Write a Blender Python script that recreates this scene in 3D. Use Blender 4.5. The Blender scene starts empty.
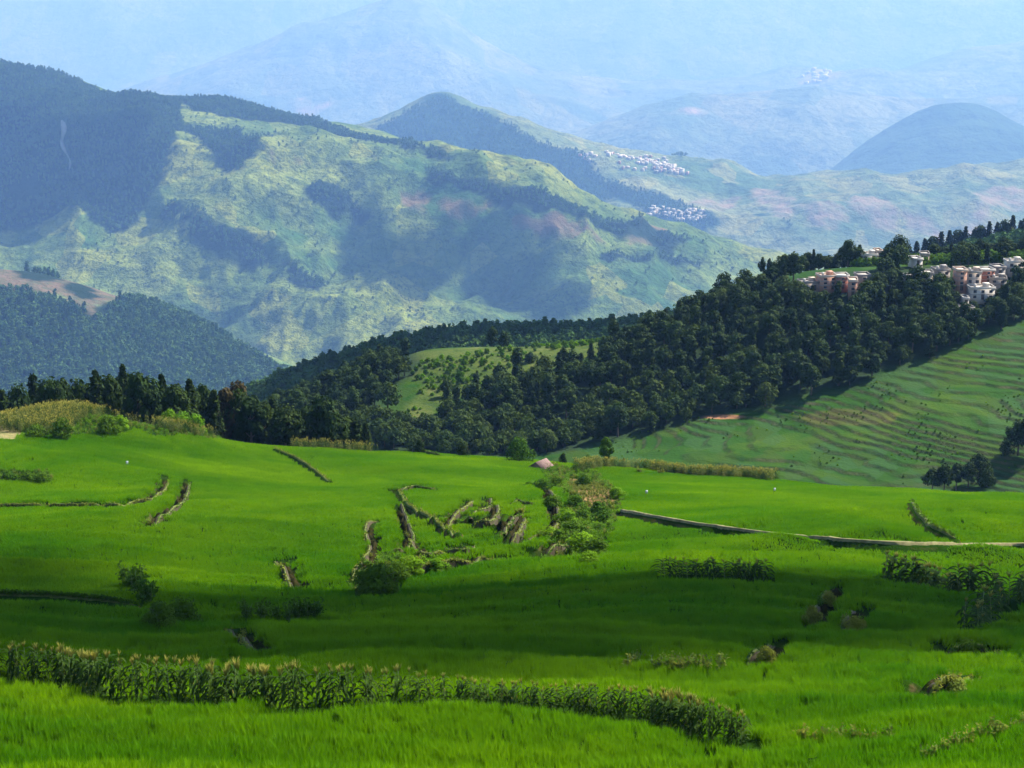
import bpy, math, random
import numpy as np
from mathutils import Vector, Matrix
R = math.radians
rng = np.random.default_rng(7)
random.seed(7)
scene = bpy.context.scene
COL = scene.collection

# ------------------------------------------------------------------ camera, world, sun, exposure
F = 1911.0; PITCH = 13.65
cam_d = bpy.data.cameras.new('camera'); cam = bpy.data.objects.new('camera', cam_d); COL.objects.link(cam)
cam_d.sensor_width = 36.0; cam_d.lens = 36.0 * F / 1024.0
cam_d.clip_start = 0.5; cam_d.clip_end = 90000.0
cam.location = (0, 0, 0); cam.rotation_euler = (R(90 - PITCH), 0, 0)
scene.camera = cam

SUN_EL, SUN_AZ = 45.0, 55.0      # azimuth measured clockwise from +Y (view direction)
SUNV = np.array([math.sin(R(SUN_AZ)) * math.cos(R(SUN_EL)), math.cos(R(SUN_AZ)) * math.cos(R(SUN_EL)), math.sin(R(SUN_EL))])
w = bpy.data.worlds.new('World'); scene.world = w; w.use_nodes = True
nt = w.node_tree; nt.nodes.clear()
sky = nt.nodes.new('ShaderNodeTexSky'); sky.sky_type = 'NISHITA'; sky.sun_disc = False
sky.sun_elevation = R(SUN_EL); sky.sun_rotation = R(SUN_AZ); sky.altitude = 1500
sky.air_density = 1.0; sky.dust_density = 1.0; sky.ozone_density = 1.5
bg = nt.nodes.new('ShaderNodeBackground'); bg.inputs[1].default_value = 0.11
out = nt.nodes.new('ShaderNodeOutputWorld')
nt.links.new(sky.outputs[0], bg.inputs[0]); nt.links.new(bg.outputs[0], out.inputs[0])
sl = bpy.data.lights.new('sun', 'SUN'); sl.energy = 5.0; sl.angle = R(0.55); sl.color = (1.0, 0.96, 0.89)
so = bpy.data.objects.new('sun', sl); COL.objects.link(so)
so.rotation_euler = Vector(-SUNV).to_track_quat('-Z', 'Y').to_euler(); so.location = (0, 0, 3000)
vs = scene.view_settings
vs.view_transform = 'Standard'; vs.look = 'None'; vs.gamma = 1.0; vs.use_curve_mapping = False
vs.exposure = 1.32
scene.render.engine = 'CYCLES'
cy = scene.cycles
cy.max_bounces = 4; cy.diffuse_bounces = 2; cy.glossy_bounces = 1; cy.transmission_bounces = 2
cy.volume_bounces = 0; cy.transparent_max_bounces = 8
cy.use_denoising = True; cy.use_adaptive_sampling = True; cy.adaptive_threshold = 0.01
cy.caustics_reflective = False; cy.caustics_refractive = False
cy.sample_clamp_indirect = 3.0
K = 2.0
HAZE_DENSITY = 0.80e-4 / K
HAZE_COLOR = (0.25, 0.48, 1.0)

# ------------------------------------------------------------------ projection helpers (authoring only)
ct, st = math.cos(R(PITCH)), math.sin(R(PITCH))
def unp(px, py, D):
    px, py, D = np.broadcast_arrays(np.asarray(px, float), np.asarray(py, float), np.asarray(D, float))
    v = (384 - py) / F; u = (px - 512) / F
    dy = ct + v * st; dz = -st + v * ct
    return np.stack([u / dy * D, D + 0 * u, dz / dy * D], -1)
def prj(x, y, z):
    f = y * ct - z * st; up = y * st + z * ct
    return 512 + F * x / f, 384 - F * up / f

# ------------------------------------------------------------------ numpy noise
def _h(ix, iy, seed):
    n = (ix.astype(np.int64) * 374761393 + iy.astype(np.int64) * 668265263 + seed * 1442695041) & 0x7fffffff
    n = ((n ^ (n >> 13)) * 1274126177) & 0x7fffffff
    n = (n ^ (n >> 16)) & 0xffff
    return n / 65535.0
def vnoise(x, y, seed=0):
    ix = np.floor(x); iy = np.floor(y); fx = x - ix; fy = y - iy
    fx = fx * fx * (3 - 2 * fx); fy = fy * fy * (3 - 2 * fy)
    a = _h(ix, iy, seed); b = _h(ix + 1, iy, seed); c = _h(ix, iy + 1, seed); d = _h(ix + 1, iy + 1, seed)
    return (a + (b - a) * fx + (c - a) * fy + (a - b - c + d) * fx * fy) * 2 - 1
def fbm(x, y, s, oct=4, seed=0, gain=0.5, ridge=False):
    t = 0; a = 1.0; tot = 0
    for o in range(oct):
        k = 2 ** o / s
        n = vnoise(x * k + 17.3 * o, y * k - 9.1 * o, seed + o)
        if ridge: n = 1 - 2 * np.abs(n)
        t = t + a * n; tot += a; a *= gain
    return t / tot

# ------------------------------------------------------------------ terrain layers
class Layer:
    def __init__(s, ctrl, D0, D1, nu, nd, u0=-0.33, u1=0.33, pw=1.0, smooth=0.0):
        c = np.array([unp(*p) for p in ctrl])
        s.sc = c[:, :2].std() + 1e-9
        X = c[:, :2] / s.sc; n = len(X)
        K = s._k(np.linalg.norm(X[:, None] - X[None], axis=2)) + smooth * np.eye(n)
        P = np.c_[np.ones(n), X]
        A = np.zeros((n + 3, n + 3)); A[:n, :n] = K; A[:n, n:] = P; A[n:, :n] = P.T
        s.w = np.linalg.solve(A, np.r_[c[:, 2], 0, 0, 0]); s.X = X
        s.u = np.linspace(u0, u1, nu); t = np.linspace(0, 1, nd)
        s.lo, s.hi, s.pw, s.nd = D0, D1, pw, nd
        s.D = D0 + (D1 - D0) * t ** pw
        s.U, s.DD = np.meshgrid(s.u, s.D)
        s.x = s.U * s.DD; s.y = s.DD
        s.z = s.base(s.x, s.y)
    @staticmethod
    def _k(r):
        return np.where(r > 1e-9, r * r * np.log(np.maximum(r, 1e-9)), 0)
    def base(s, x, y):
        q = np.stack([x.ravel(), y.ravel()], -1) / s.sc
        o = np.empty(len(q)); n = len(s.X)
        for i in range(0, len(q), 60000):
            b = q[i:i + 60000]
            r = np.linalg.norm(b[:, None] - s.X[None], axis=2)
            o[i:i + 60000] = s._k(r) @ s.w[:n] + s.w[n] + b @ s.w[n + 1:]
        return o.reshape(x.shape)
    def h(s, x, y):
        x = np.asarray(x, float); y = np.asarray(y, float)
        a = np.clip((x / y - s.u[0]) / (s.u[1] - s.u[0]), 0, len(s.u) - 1.001)
        t = np.clip((y - s.lo) / (s.hi - s.lo), 0, 1) ** (1 / s.pw) * (s.nd - 1)
        t = np.clip(t, 0, s.nd - 1.001)
        i = a.astype(int); j = t.astype(int); fa = a - i; ft = t - j
        z = s.z
        return (z[j, i] * (1 - fa) + z[j, i + 1] * fa) * (1 - ft) + (z[j + 1, i] * (1 - fa) + z[j + 1, i + 1] * fa) * ft
    def hit(s, px, py):
        """first crossing of the pixel rays with the surface (vectorised)"""
        px = np.atleast_1d(np.asarray(px, float)); py = np.atleast_1d(np.asarray(py, float))
        Ds = s.D[None, :]
        p = unp(px[:, None], py[:, None], Ds)
        hz = s.h(p[..., 0], p[..., 1])
        below = p[..., 2] < hz
        k = np.argmax(below, axis=1); none = ~below.any(axis=1)
        k = np.clip(k, 1, s.nd - 1)
        if none.any():   # ray passes over: take nearest approach
            k2 = np.argmin(np.where(Ds < s.lo + 0.55 * (s.hi - s.lo), 1e9, p[..., 2] - hz), axis=1); k = np.where(none, np.clip(k2, 1, s.nd - 1), k)
        r = np.arange(len(px))
        d0 = (p[r, k - 1, 2] - hz[r, k - 1]); d1 = (p[r, k, 2] - hz[r, k])
        t = np.clip(d0 / np.where(np.abs(d0 - d1) < 1e-9, 1, d0 - d1), 0, 1)
        D = s.D[k - 1] * (1 - t) + s.D[k] * t
        q = unp(px, py, D)
        q[:, 2] = s.h(q[:, 0], q[:, 1])
        return q
    def poly(s, pts):
        a = np.array(pts, float); return s.hit(a[:, 0], a[:, 1])

def dense(pts, step=7.0):
    a = np.array(pts, float); s_ = np.r_[0, np.cumsum(np.hypot(*np.diff(a, axis=0).T))]
    t = np.linspace(0, s_[-1], max(2, int(s_[-1] / step)))
    return np.stack([np.interp(t, s_, a[:, 0]), np.interp(t, s_, a[:, 1])], -1)
def seg_dist(x, y, P):
    """distance, signed side (+ left of direction), param along polyline; P Nx2+"""
    best = np.full(x.shape, 1e18); side = np.zeros(x.shape); par = np.zeros(x.shape)
    L = 0; tot = sum(math.hypot(*(P[i + 1][:2] - P[i][:2])) for i in range(len(P) - 1))
    for i in range(len(P) - 1):
        a = P[i][:2]; b = P[i + 1][:2]; d = b - a; l = math.hypot(*d) + 1e-9
        t = np.clip(((x - a[0]) * d[0] + (y - a[1]) * d[1]) / l ** 2, 0, 1)
        qx = x - a[0] - t * d[0]; qy = y - a[1] - t * d[1]
        dd = np.hypot(qx, qy); m = dd < best
        best = np.where(m, dd, best)
        side = np.where(m, d[0] * qy - d[1] * qx, side)
        par = np.where(m, (L + t * l) / tot, par)
        L += l
    return best, np.sign(side), par
def inside(x, y, P):
    c = np.zeros(x.shape, bool); n = len(P)
    for i in range(n):
        x1, y1 = P[i][:2]; x2, y2 = P[(i + 1) % n][:2]
        m = ((y1 > y) != (y2 > y))
        xx = (x2 - x1) * (y - y1) / (y2 - y1 + 1e-12) + x1
        c ^= m & (x < xx)
    return c

# ------------------------------------------------------------------ mesh + object helpers
def mesh_from(name, V, faces, mats=None, midx=None, smooth=False):
    me = bpy.data.meshes.new(name)
    V = np.asarray(V, np.float32)
    me.vertices.add(len(V)); me.vertices.foreach_set('co', V.ravel())
    if isinstance(faces, np.ndarray):
        n, k = faces.shape
        me.loops.add(n * k); me.loops.foreach_set('vertex_index', faces.ravel().astype(np.int32))
        me.polygons.add(n)
        me.polygons.foreach_set('loop_start', np.arange(0, n * k, k, dtype=np.int32))
        me.polygons.foreach_set('loop_total', np.full(n, k, np.int32))
    else:
        n = len(faces); flat = [i for f in faces for i in f]; tl = [len(f) for f in faces]
        me.loops.add(len(flat)); me.loops.foreach_set('vertex_index', flat)
        me.polygons.add(n)
        me.polygons.foreach_set('loop_start', np.r_[0, np.cumsum(tl)[:-1]].astype(np.int32))
        me.polygons.foreach_set('loop_total', tl)
    if midx is not None: me.polygons.foreach_set('material_index', np.asarray(midx, np.int32))
    if smooth: me.polygons.foreach_set('use_smooth', np.ones(len(me.polygons), bool))
    me.update(calc_edges=True); me.validate()
    for m in (mats or []): me.materials.append(m)
    return me
def link(name, data, parent=None, loc=None, rz=0.0, sc=1.0):
    o = bpy.data.objects.new(name, data); COL.objects.link(o)
    if parent is not None: o.parent = parent
    if loc is not None: o.location = [float(v) for v in loc]
    o.rotation_euler = (0, 0, rz)
    if isinstance(sc, (int, float)): sc = (sc,) * 3
    o.scale = sc
    return o
def tag(o, label=None, cat=None, group=None, kind=None):
    if label: o['label'] = label
    if cat: o['category'] = cat
    if group: o['group'] = group
    if kind: o['kind'] = kind
    return o
def copy_tree(o, parent=None):
    c = o.copy(); COL.objects.link(c)
    if parent is not None: c.parent = parent
    for ch in o.children: copy_tree(ch, c)
    return c
def grid_faces(nd, nu):
    a = np.arange(nd * nu).reshape(nd, nu)
    return np.stack([a[:-1, :-1], a[:-1, 1:], a[1:, 1:], a[1:, :-1]], -1).reshape(-1, 4)
def layer_obj(name, L, mat, attrs=None, kind='structure', zfloor=-1900):
    V = np.stack([L.x, L.y, np.maximum(L.z, zfloor)], -1).reshape(-1, 3)
    me = mesh_from(name, V, grid_faces(*L.x.shape), [mat], smooth=True)
    for k, a in (attrs or {}).items():
        at = me.attributes.new(k, 'FLOAT', 'POINT'); at.data.foreach_set('value', a.ravel().astype(np.float32))
    return tag(link(name, me), kind=kind)
class MB:
    def __init__(s): s.V = []; s.F = []; s.M = []
    def add(s, V, Fc, m=0):
        o = len(s.V); s.V += [tuple(v) for v in V]; s.F += [tuple(i + o for i in f) for f in Fc]; s.M += [m] * len(Fc)
    def box(s, c, size, m=0, rz=0.0, taper=1.0):
        hx, hy, hz = [v / 2 for v in size]; V = []
        for dz in (-1, 1):
            k = taper if dz > 0 else 1
            for dx, dy in ((-1, -1), (1, -1), (1, 1), (-1, 1)):
                x, y = dx * hx * k, dy * hy * k
                V.append((c[0] + x * math.cos(rz) - y * math.sin(rz), c[1] + x * math.sin(rz) + y * math.cos(rz), c[2] + dz * hz))
        s.add(V, [(0, 3, 2, 1), (4, 5, 6, 7), (0, 1, 5, 4), (1, 2, 6, 5), (2, 3, 7, 6), (3, 0, 4, 7)], m)
    def tube(s, pts, rad, n=6, m=0):
        V = []; pts = [Vector(p) for p in pts]
        for i, p in enumerate(pts):
            d = (pts[min(i + 1, len(pts) - 1)] - pts[max(i - 1, 0)]).normalized()
            a = d.orthogonal().normalized(); b = d.cross(a)
            for k in range(n):
                t = 2 * math.pi * k / n
                V.append(p + (a * math.cos(t) + b * math.sin(t)) * rad[i])
        Fc = []
        for i in range(len(pts) - 1):
            for k in range(n):
                Fc.append((i * n + k, i * n + (k + 1) % n, (i + 1) * n + (k + 1) % n, (i + 1) * n + k))
        Fc.append(tuple(range(n))[::-1]); Fc.append(tuple((len(pts) - 1) * n + k for k in range(n)))
        s.add(V, Fc, m)
    def mesh(s, name, mats, smooth=False): return mesh_from(name, s.V, s.F, mats, s.M, smooth)

# ------------------------------------------------------------------ materials
class NT:
    def __init__(s, name):
        s.m = bpy.data.materials.new(name); s.m.use_nodes = True; s.t = s.m.node_tree; s.t.nodes.clear()
        s.out = s.n('ShaderNodeOutputMaterial')
    def n(s, typ, **kw):
        nd = s.t.nodes.new(typ)
        for k, v in kw.items(): setattr(nd, k, v)
        return nd
    def set(s, sock, v):
        if isinstance(v, bpy.types.NodeSocket): s.t.links.new(v, sock)
        elif isinstance(v, (tuple, list)) and len(v) == 3 and sock.type == 'RGBA': sock.default_value = (*v, 1)
        else: sock.default_value = v
    def pos(s, kx=1.0, ky=1.0, kz=1.0):
        g = s.n('ShaderNodeNewGeometry')
        mp = s.n('ShaderNodeMapping'); s.t.links.new(g.outputs['Position'], mp.inputs[0]); mp.inputs['Scale'].default_value = (kx, ky, kz)
        return mp.outputs[0]
    def noise(s, vec, scale, detail=4, rough=0.55, dist=0.0):
        n = s.n('ShaderNodeTexNoise'); s.set(n.inputs['Vector'], vec)
        n.inputs['Scale'].default_value = scale; n.inputs['Detail'].default_value = detail
        n.inputs['Roughness'].default_value = rough; n.inputs['Distortion'].default_value = dist
        return n.outputs[0]
    def voro(s, vec, scale, feature='F1', out='Color'):
        n = s.n('ShaderNodeTexVoronoi', feature=feature); s.set(n.inputs['Vector'], vec); n.inputs['Scale'].default_value = scale
        return n.outputs[out]
    def ramp(s, f, stops, interp='LINEAR'):
        r = s.n('ShaderNodeValToRGB'); r.color_ramp.interpolation = interp
        while len(r.color_ramp.elements) < len(stops): r.color_ramp.elements.new(0.5)
        for e, (p, c) in zip(r.color_ramp.elements, stops):
            e.position = p; e.color = (*c, 1) if isinstance(c, (tuple, list)) else (c, c, c, 1)
        s.set(r.inputs[0], f); return r.outputs[0]
    def mix(s, f, a, b, mode='MIX'):
        m = s.n('ShaderNodeMix', data_type='RGBA', blend_type=mode)
        s.set(m.inputs[0], f); s.set(m.inputs[6], a); s.set(m.inputs[7], b); return m.outputs[2]
    def math(s, op, a, b=0.0, clamp=False):
        m = s.n('ShaderNodeMath', operation=op, use_clamp=clamp); s.set(m.inputs[0], a); s.set(m.inputs[1], b); return m.outputs[0]
    def attr(s, name):
        a = s.n('ShaderNodeAttribute', attribute_name=name); return a.outputs['Fac']
    def rand(s): return s.n('ShaderNodeObjectInfo').outputs['Random']
    def bump(s, h, strength=0.5, dist=1.0):
        b = s.n('ShaderNodeBump'); s.set(b.inputs['Height'], h); b.inputs['Strength'].default_value = strength; b.inputs['Distance'].default_value = dist
        return b.outputs[0]
    def fin(s, col, rough=0.85, normal=None, spec=0.2, transl=0.0, tcol=None):
        p = s.n('ShaderNodeBsdfPrincipled'); s.set(p.inputs['Base Color'], col); s.set(p.inputs['Roughness'], rough)
        p.inputs['Specular IOR Level'].default_value = spec
        if normal is not None: s.set(p.inputs['Normal'], normal)
        sh = p.outputs[0]
        if transl > 0:
            t = s.n('ShaderNodeBsdfTranslucent'); s.set(t.inputs[0], tcol if tcol is not None else col)
            m = s.n('ShaderNodeMixShader'); m.inputs[0].default_value = transl
            s.t.links.new(sh, m.inputs[1]); s.t.links.new(t.outputs[0], m.inputs[2]); sh = m.outputs[0]
        s.t.links.new(sh, s.out.inputs[0]); return s.m

def leaf_mat(name, dark, light, tip=None, scale=0.6, transl=0.3, rough=0.8, spec=0.03, hue=0.25):
    N = NT(name); g = N.pos()
    f = N.noise(g, scale, 3)
    c = N.mix(N.ramp(f, [(0.3, 0.0), (0.7, 1.0)]), dark, light)
    alt = tuple(min(1, v * k) for v, k in zip(light, (1.5, 1.15, 0.8)))
    c = N.mix(N.math('MULTIPLY', N.rand(), hue * 2), c, alt)
    return N.fin(c, rough, spec=spec, transl=transl)
def plain(name, col, rough=0.8, var=0.25, scale=2.0, spec=0.2):
    N = NT(name); g = N.pos(); f = N.noise(g, scale, 5)
    c = N.mix(N.ramp(f, [(0.3, 0.0), (0.7, 1.0)]), tuple(v * (1 - var) for v in col), tuple(min(1, v * (1 + var)) for v in col))
    return N.fin(c, rough, spec=spec)

def m_rice(name, mid=False):
    N = NT(name); g = N.pos()
    big = N.noise(g, 0.035, 4, 0.6, 0.6)
    med = N.noise(N.pos(0.4, 1.3, 1), 0.35, 3, 0.6)
    c = N.mix(N.ramp(big, [(0.38, 0.0), (0.62, 1.0)]), (0.080, 0.25, 0.001), (0.215, 0.38, 0.001))
    c = N.mix(N.ramp(med, [(0.3, 0.0), (0.75, 0.55)]), c, (0.19, 0.33, 0.002))
    hu = N.n('ShaderNodeAttribute', attribute_name='hue', attribute_type='INSTANCER').outputs['Fac']
    c = N.mix(N.math('MULTIPLY', hu, 0.6), c, (0.035, 0.155, 0.001))
    c = N.mix(N.math('MULTIPLY', N.rand(), 0.3), c, (0.035, 0.14, 0.001))
    return N.fin(c, 0.7, spec=0.03, transl=0.45)
def m_field():
    N = NT('field_soil'); g = N.pos()
    big = N.noise(g, 0.035, 4, 0.6, 0.6)
    c = N.mix(N.ramp(big, [(0.38, 0.0), (0.62, 1.0)]), (0.012, 0.035, 0.003), (0.02, 0.05, 0.003))
    geo = N.n('ShaderNodeNewGeometry'); sx = N.n('ShaderNodeSeparateXYZ'); N.t.links.new(geo.outputs['Normal'], sx.inputs[0])
    steep = N.ramp(sx.outputs[2], [(0.62, 1.0), (0.84, 0.0)])
    e = N.noise(g, 0.9, 5, 0.7)
    earth = N.mix(N.ramp(e, [(0.4, 0.0), (0.6, 1.0)]), (0.03, 0.05, 0.01), (0.13, 0.085, 0.04))
    c = N.mix(steep, c, earth)
    c = N.mix(N.attr('soil'), c, N.ramp(e, [(0.4, (0.008, 0.012, 0.003)), (0.66, (0.035, 0.028, 0.010))]))  # ditch earth with the shade of the gap put into its colour
    br = N.attr('bare')
    bc = N.ramp(N.noise(g, 0.7, 6, 0.7), [(0.40, (0.04, 0.06, 0.01)), (0.5, (0.12, 0.075, 0.03)), (0.64, (0.22, 0.15, 0.06))])
    c = N.mix(br, c, bc)
    c = N.mix(N.attr('path'), c, N.ramp(e, [(0.35, (0.13, 0.15, 0.045)), (0.6, (0.25, 0.20, 0.09))]))
    return N.fin(c, 0.9, normal=N.bump(N.noise(g, 4, 4), 0.6, 0.3), spec=0.0)
def m_hill(name, grassA, grassB, sc, wood=(0.02, 0.055, 0.022), bare=(0.30, 0.17, 0.12), tscale=0.0, fine=8, k=1.0):
    sc *= k; tscale /= k
    N = NT(name); g = N.pos()
    f1 = N.noise(g, 1.0 / sc, 6, 0.62, 0.4)
    c = N.mix(N.ramp(f1, [(0.36, 0.0), (0.62, 1.0)]), grassA, grassB)
    vec = N.mix(0.12, g, N.n('ShaderNodeTexNoise').outputs[1]) if False else N.pos(1, 0.55, 1)
    cells = N.voro(vec, 5.0 / sc)                                   # small plots
    hs = N.n('ShaderNodeSeparateColor'); N.t.links.new(cells, hs.inputs[0])
    c = N.mix(N.math('MULTIPLY', N.ramp(hs.outputs[0], [(0.55, 0.0), (0.9, 1.0)]), 0.45), c, tuple(v * k for v, k in zip(grassA, (0.55, 0.75, 0.7))))
    c = N.mix(N.math('MULTIPLY', N.ramp(hs.outputs[1], [(0.72, 0.0), (0.85, 1.0)]), 0.55), c, tuple(v * k for v, k in zip(grassB, (1.15, 1.0, 0.8))))
    f2 = N.noise(g, fine / sc, 5, 0.7)
    c = N.mix(N.ramp(f2, [(0.5, 0.0), (0.66, 0.75)]), c, tuple(v * 0.5 for v in grassA))
    scrub = N.noise(g, fine * 5 / sc, 3, 0.7)
    sm = N.math('MULTIPLY', N.ramp(scrub, [(0.56, 0.0), (0.62, 1.0)]), N.ramp(N.noise(g, 2.0 / sc, 3), [(0.45, 0.15), (0.6, 0.8)]))
    c = N.mix(sm, c, wood)
    sp2 = N.noise(g, fine * 9 / sc, 2, 0.6)
    c = N.mix(N.math('MULTIPLY', N.ramp(sp2, [(0.60, 0.0), (0.66, 1.0)]), 0.7), c, wood)
    ed = N.n('ShaderNodeTexVoronoi', feature='DISTANCE_TO_EDGE'); N.set(ed.inputs['Vector'], N.pos(1, 0.5, 1)); ed.inputs['Scale'].default_value = 9.0 / sc
    c = N.mix(N.math('MULTIPLY', N.ramp(ed.outputs[0], [(0.0, 1.0), (0.06, 0.0)]), 0.45), c, tuple(v * 0.45 for v in grassA))
    if tscale > 0:
        wv = N.n('ShaderNodeTexWave', wave_type='BANDS', bands_direction='Z'); N.set(wv.inputs[0], g)
        wv.inputs['Scale'].default_value = tscale; wv.inputs['Distortion'].default_value = 9.0; wv.inputs['Detail'].default_value = 2
        wv.inputs['Detail Scale'].default_value = 0.03
        c = N.mix(N.math('MULTIPLY', N.ramp(wv.outputs[1], [(0.6, 0.0), (0.95, 1.0)]), 0.16), c, tuple(v * 0.5 for v in grassA))
    fb = N.noise(g, fine / sc, 5, 0.7)
    bcol = N.mix(N.ramp(fb, [(0.4, 0.0), (0.62, 1.0)]), bare, tuple(v * k for v, k in zip(bare, (0.55, 0.85, 0.7))))
    c = N.mix(N.attr('bare'), c, bcol)
    c = N.mix(N.attr('wood'), c, wood)
    return N.fin(c, 0.95, normal=N.bump(N.noise(g, fine * 1.5 / sc, 6, 0.65), 1.0, sc * 0.045), spec=0.05)

M = {}
M['rice'] = m_rice('rice_blades'); M['field'] = m_field()
M['corn_leaf'] = leaf_mat('maize_leaf', (0.008, 0.026, 0.002), (0.036, 0.080, 0.006), scale=1.5, transl=0.3, rough=0.7, spec=0.04)
M['corn_stalk'] = plain('maize_stalk', (0.14, 0.20, 0.06))
M['tassel'] = leaf_mat('maize_tassel', (0.20, 0.23, 0.04), (0.34, 0.34, 0.075), scale=2.0, transl=0.35)
M['corn_pale'] = leaf_mat('ripe_maize_leaf', (0.045, 0.085, 0.015), (0.16, 0.19, 0.05), scale=0.8, transl=0.35)
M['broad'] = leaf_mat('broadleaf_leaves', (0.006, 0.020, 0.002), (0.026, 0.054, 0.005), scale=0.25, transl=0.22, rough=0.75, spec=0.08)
M['broadlit'] = leaf_mat('sunlit_tone_broadleaf', (0.012, 0.034, 0.003), (0.042, 0.075, 0.009), scale=0.25, transl=0.3, rough=0.75, spec=0.08)  # paler copy of the broadleaf leaves, sunlight on crowns put into the colour
M['conifer'] = leaf_mat('conifer_needles', (0.008, 0.022, 0.003), (0.022, 0.045, 0.006), scale=0.4, transl=0.12, rough=0.8, spec=0.06)
M['brown'] = leaf_mat('rusty_leaves', (0.03, 0.032, 0.012), (0.065, 0.055, 0.02), scale=0.4, transl=0.2)
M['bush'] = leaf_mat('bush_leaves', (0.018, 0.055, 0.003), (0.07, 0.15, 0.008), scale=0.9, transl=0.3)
M['brightbush'] = leaf_mat('bright_bush_leaves', (0.055, 0.15, 0.004), (0.13, 0.27, 0.008), scale=0.9, transl=0.35)  # lighter green leaf colour, used for some of the bushes
M['weed'] = leaf_mat('weed_leaves', (0.07, 0.12, 0.012), (0.18, 0.22, 0.03), scale=1.2, transl=0.35)
M['bark'] = plain('bark', (0.10, 0.075, 0.05), 0.9)
M['earth'] = plain('bank_earth', (0.045, 0.036, 0.014), 0.95, 0.45, 1.2)
M['bund'] = plain('bund_grass', (0.095, 0.115, 0.02), 0.95, 0.35, 1.5)
M['farwood'] = leaf_mat('far_wood_leaves', (0.012, 0.040, 0.012), (0.055, 0.115, 0.030), scale=0.012, transl=0.15, rough=0.9, spec=0.02)

# ------------------------------------------------------------------ layer 1: the near rice fields
ctrl = [(-150, 1100, 18), (512, 1100, 18), (1170, 1100, 18)]
prof = [(768, 62), (735, 72), (700, 85), (660, 106), (620, 132), (580, 165), (540, 208), (505, 258)]
for py, D in prof:
    for px in (-200, 100, 400, 700, 1000, 1250):
        k = 1.0 + 0.05 * math.sin(px * 0.008 + py * 0.02)
        ctrl.append((px, py, D * k))
ctrl += [(-200, 470, 285), (0, 470, 290), (150, 470, 300), (300, 475, 320), (430, 478, 315), (550, 478, 322), (700, 490, 300), (850, 500, 285), (1000, 510, 265), (1200, 520, 260),
         # far lip of the fields
         (-200, 440, 322), (0, 440, 328), (100, 446, 335), (200, 450, 345), (250, 452, 352), (300, 453, 365), (400, 456, 375), (480, 460, 378), (560, 466, 378), (640, 474, 370), (760, 482, 345), (880, 490, 325), (1024, 501, 300), (1200, 510, 290)]
for px, py, D in [(-200, 470, 420), (0, 470, 430), (150, 475, 430), (300, 480, 440), (430, 480, 450), (560, 490, 460), (700, 510, 450), (850, 520, 430), (1024, 530, 410), (1200, 540, 400)]:
    ctrl.append((px, py + 25, D))
FL = Layer(ctrl, 14, 470, 1080, 1150, u0=-0.46, u1=0.46, pw=1.12)
# mound on the left that carries the maize
mp = unp(40, 432, 322)
FL.z += 6.0 * np.exp(-(((FL.x - unp(25, 0, 335)[0]) / 15) ** 2 + ((FL.y - 350) / 20) ** 2))
FL.z += 2.2 * np.exp(-(((FL.x - unp(150, 0, 338)[0]) / 9) ** 2 + ((FL.y - 350) / 14) ** 2))
# gentle undulation and broad terraces
zz = FL.z + 1.3 * fbm(FL.x, FL.y, 55, 2, 3) + 0.5 * fbm(FL.x, FL.y, 14, 2, 5)
stepz = 2.7
qn = zz / stepz; fr = qn - np.floor(qn)
tq = (np.floor(qn) + np.clip((fr - 0.80) / 0.20, 0, 1) ** 1 * 1.0) * stepz + 0.35
FL.level = np.floor(qn + 0.2); FL.frac = fr
amt = np.clip((FL.y - 40) / 30, 0, 1) * np.clip((300 - FL.y) / 90, 0.12, 1) * 0.75
amt *= 1 - 0.92 * np.clip((FL.y - 205) / 20, 0, 1) * np.clip((FL.x / FL.y - 0.035) / 0.03, 0, 1)
FL.z = zz * (1 - amt) + tq * amt
NOISE0 = True

# terrace risers: (px polyline, height, high side +1 left / -1 right of the direction, decay)
risers = [
 ([(353,585),(362,570),(372,557),(372,546),(366,536),(371,524),(377,525)], 0.45, -1, 4),
 ([(386,558),(400,556),(409,551),(413,541),(408,532),(404,518),(400,508)], 0.45, 1, 4),
 ([(412,545),(418,554),(424,561),(434,562),(441,556)], 0.4, 1, 4),
 ([(448,552),(455,560),(465,559),(472,550)], 0.4, 1, 4),
 ([(445,531),(452,523),(458,518),(469,512),(472,504)], 0.5, 1, 4),
 ([(469,526),(479,519),(487,514),(491,508),(489,499)], 0.45, 1, 3),
 ([(474,531),(484,535),(493,528),(498,518),(493,506)], 1.15, 1, 4),
 ([(501,541),(507,529),(515,520),(521,512)], 0.45, 1, 3),
 ([(509,549),(516,540),(523,527),(523,516)], 1.2, 1, 4),
 ([(511,504),(518,503),(524,507),(533,505)], 0.5, 1, 3),
 ([(523,549),(530,541),(544,535),(553,527),(558,515),(554,500),(545,490),(530,487),(520,490)], 0.5, 1, 4),
 ([(543,558),(556,551),(571,543)], 1.0, 1, 4),
 ([(401,578),(415,575),(426,572),(445,569),(455,566),(470,565),(482,563),(496,561)], 0.8, 1, 4),
 ([(397,493),(413,489),(425,491),(438,492)], 0.6, 1, 4),
 ([(-20,508),(60,508),(120,509),(150,504),(165,492),(168,478)], 0.45, 1, 6),
 ([(150,528),(162,517),(180,508),(187,495),(188,482)], 0.55, 1, 5),
 ([(278,562),(287,572),(294,592)], 0.4, 1, 4),
 ([(812,624),(822,607),(836,590)], 0.45, -1, 5),
 ([(846,634),(856,616)], 0.35, -1, 4),
 ([(752,670),(762,657),(776,647)], 0.4, -1, 4),
 ([(922,700),(945,690),(966,680)], 0.7, 1, 3),
 ([(945,656),(970,652),(990,655)], 0.35, 1, 3),
 ([(230,632),(245,644),(258,652)], 0.3, 1, 4),
]
RW = []
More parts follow.
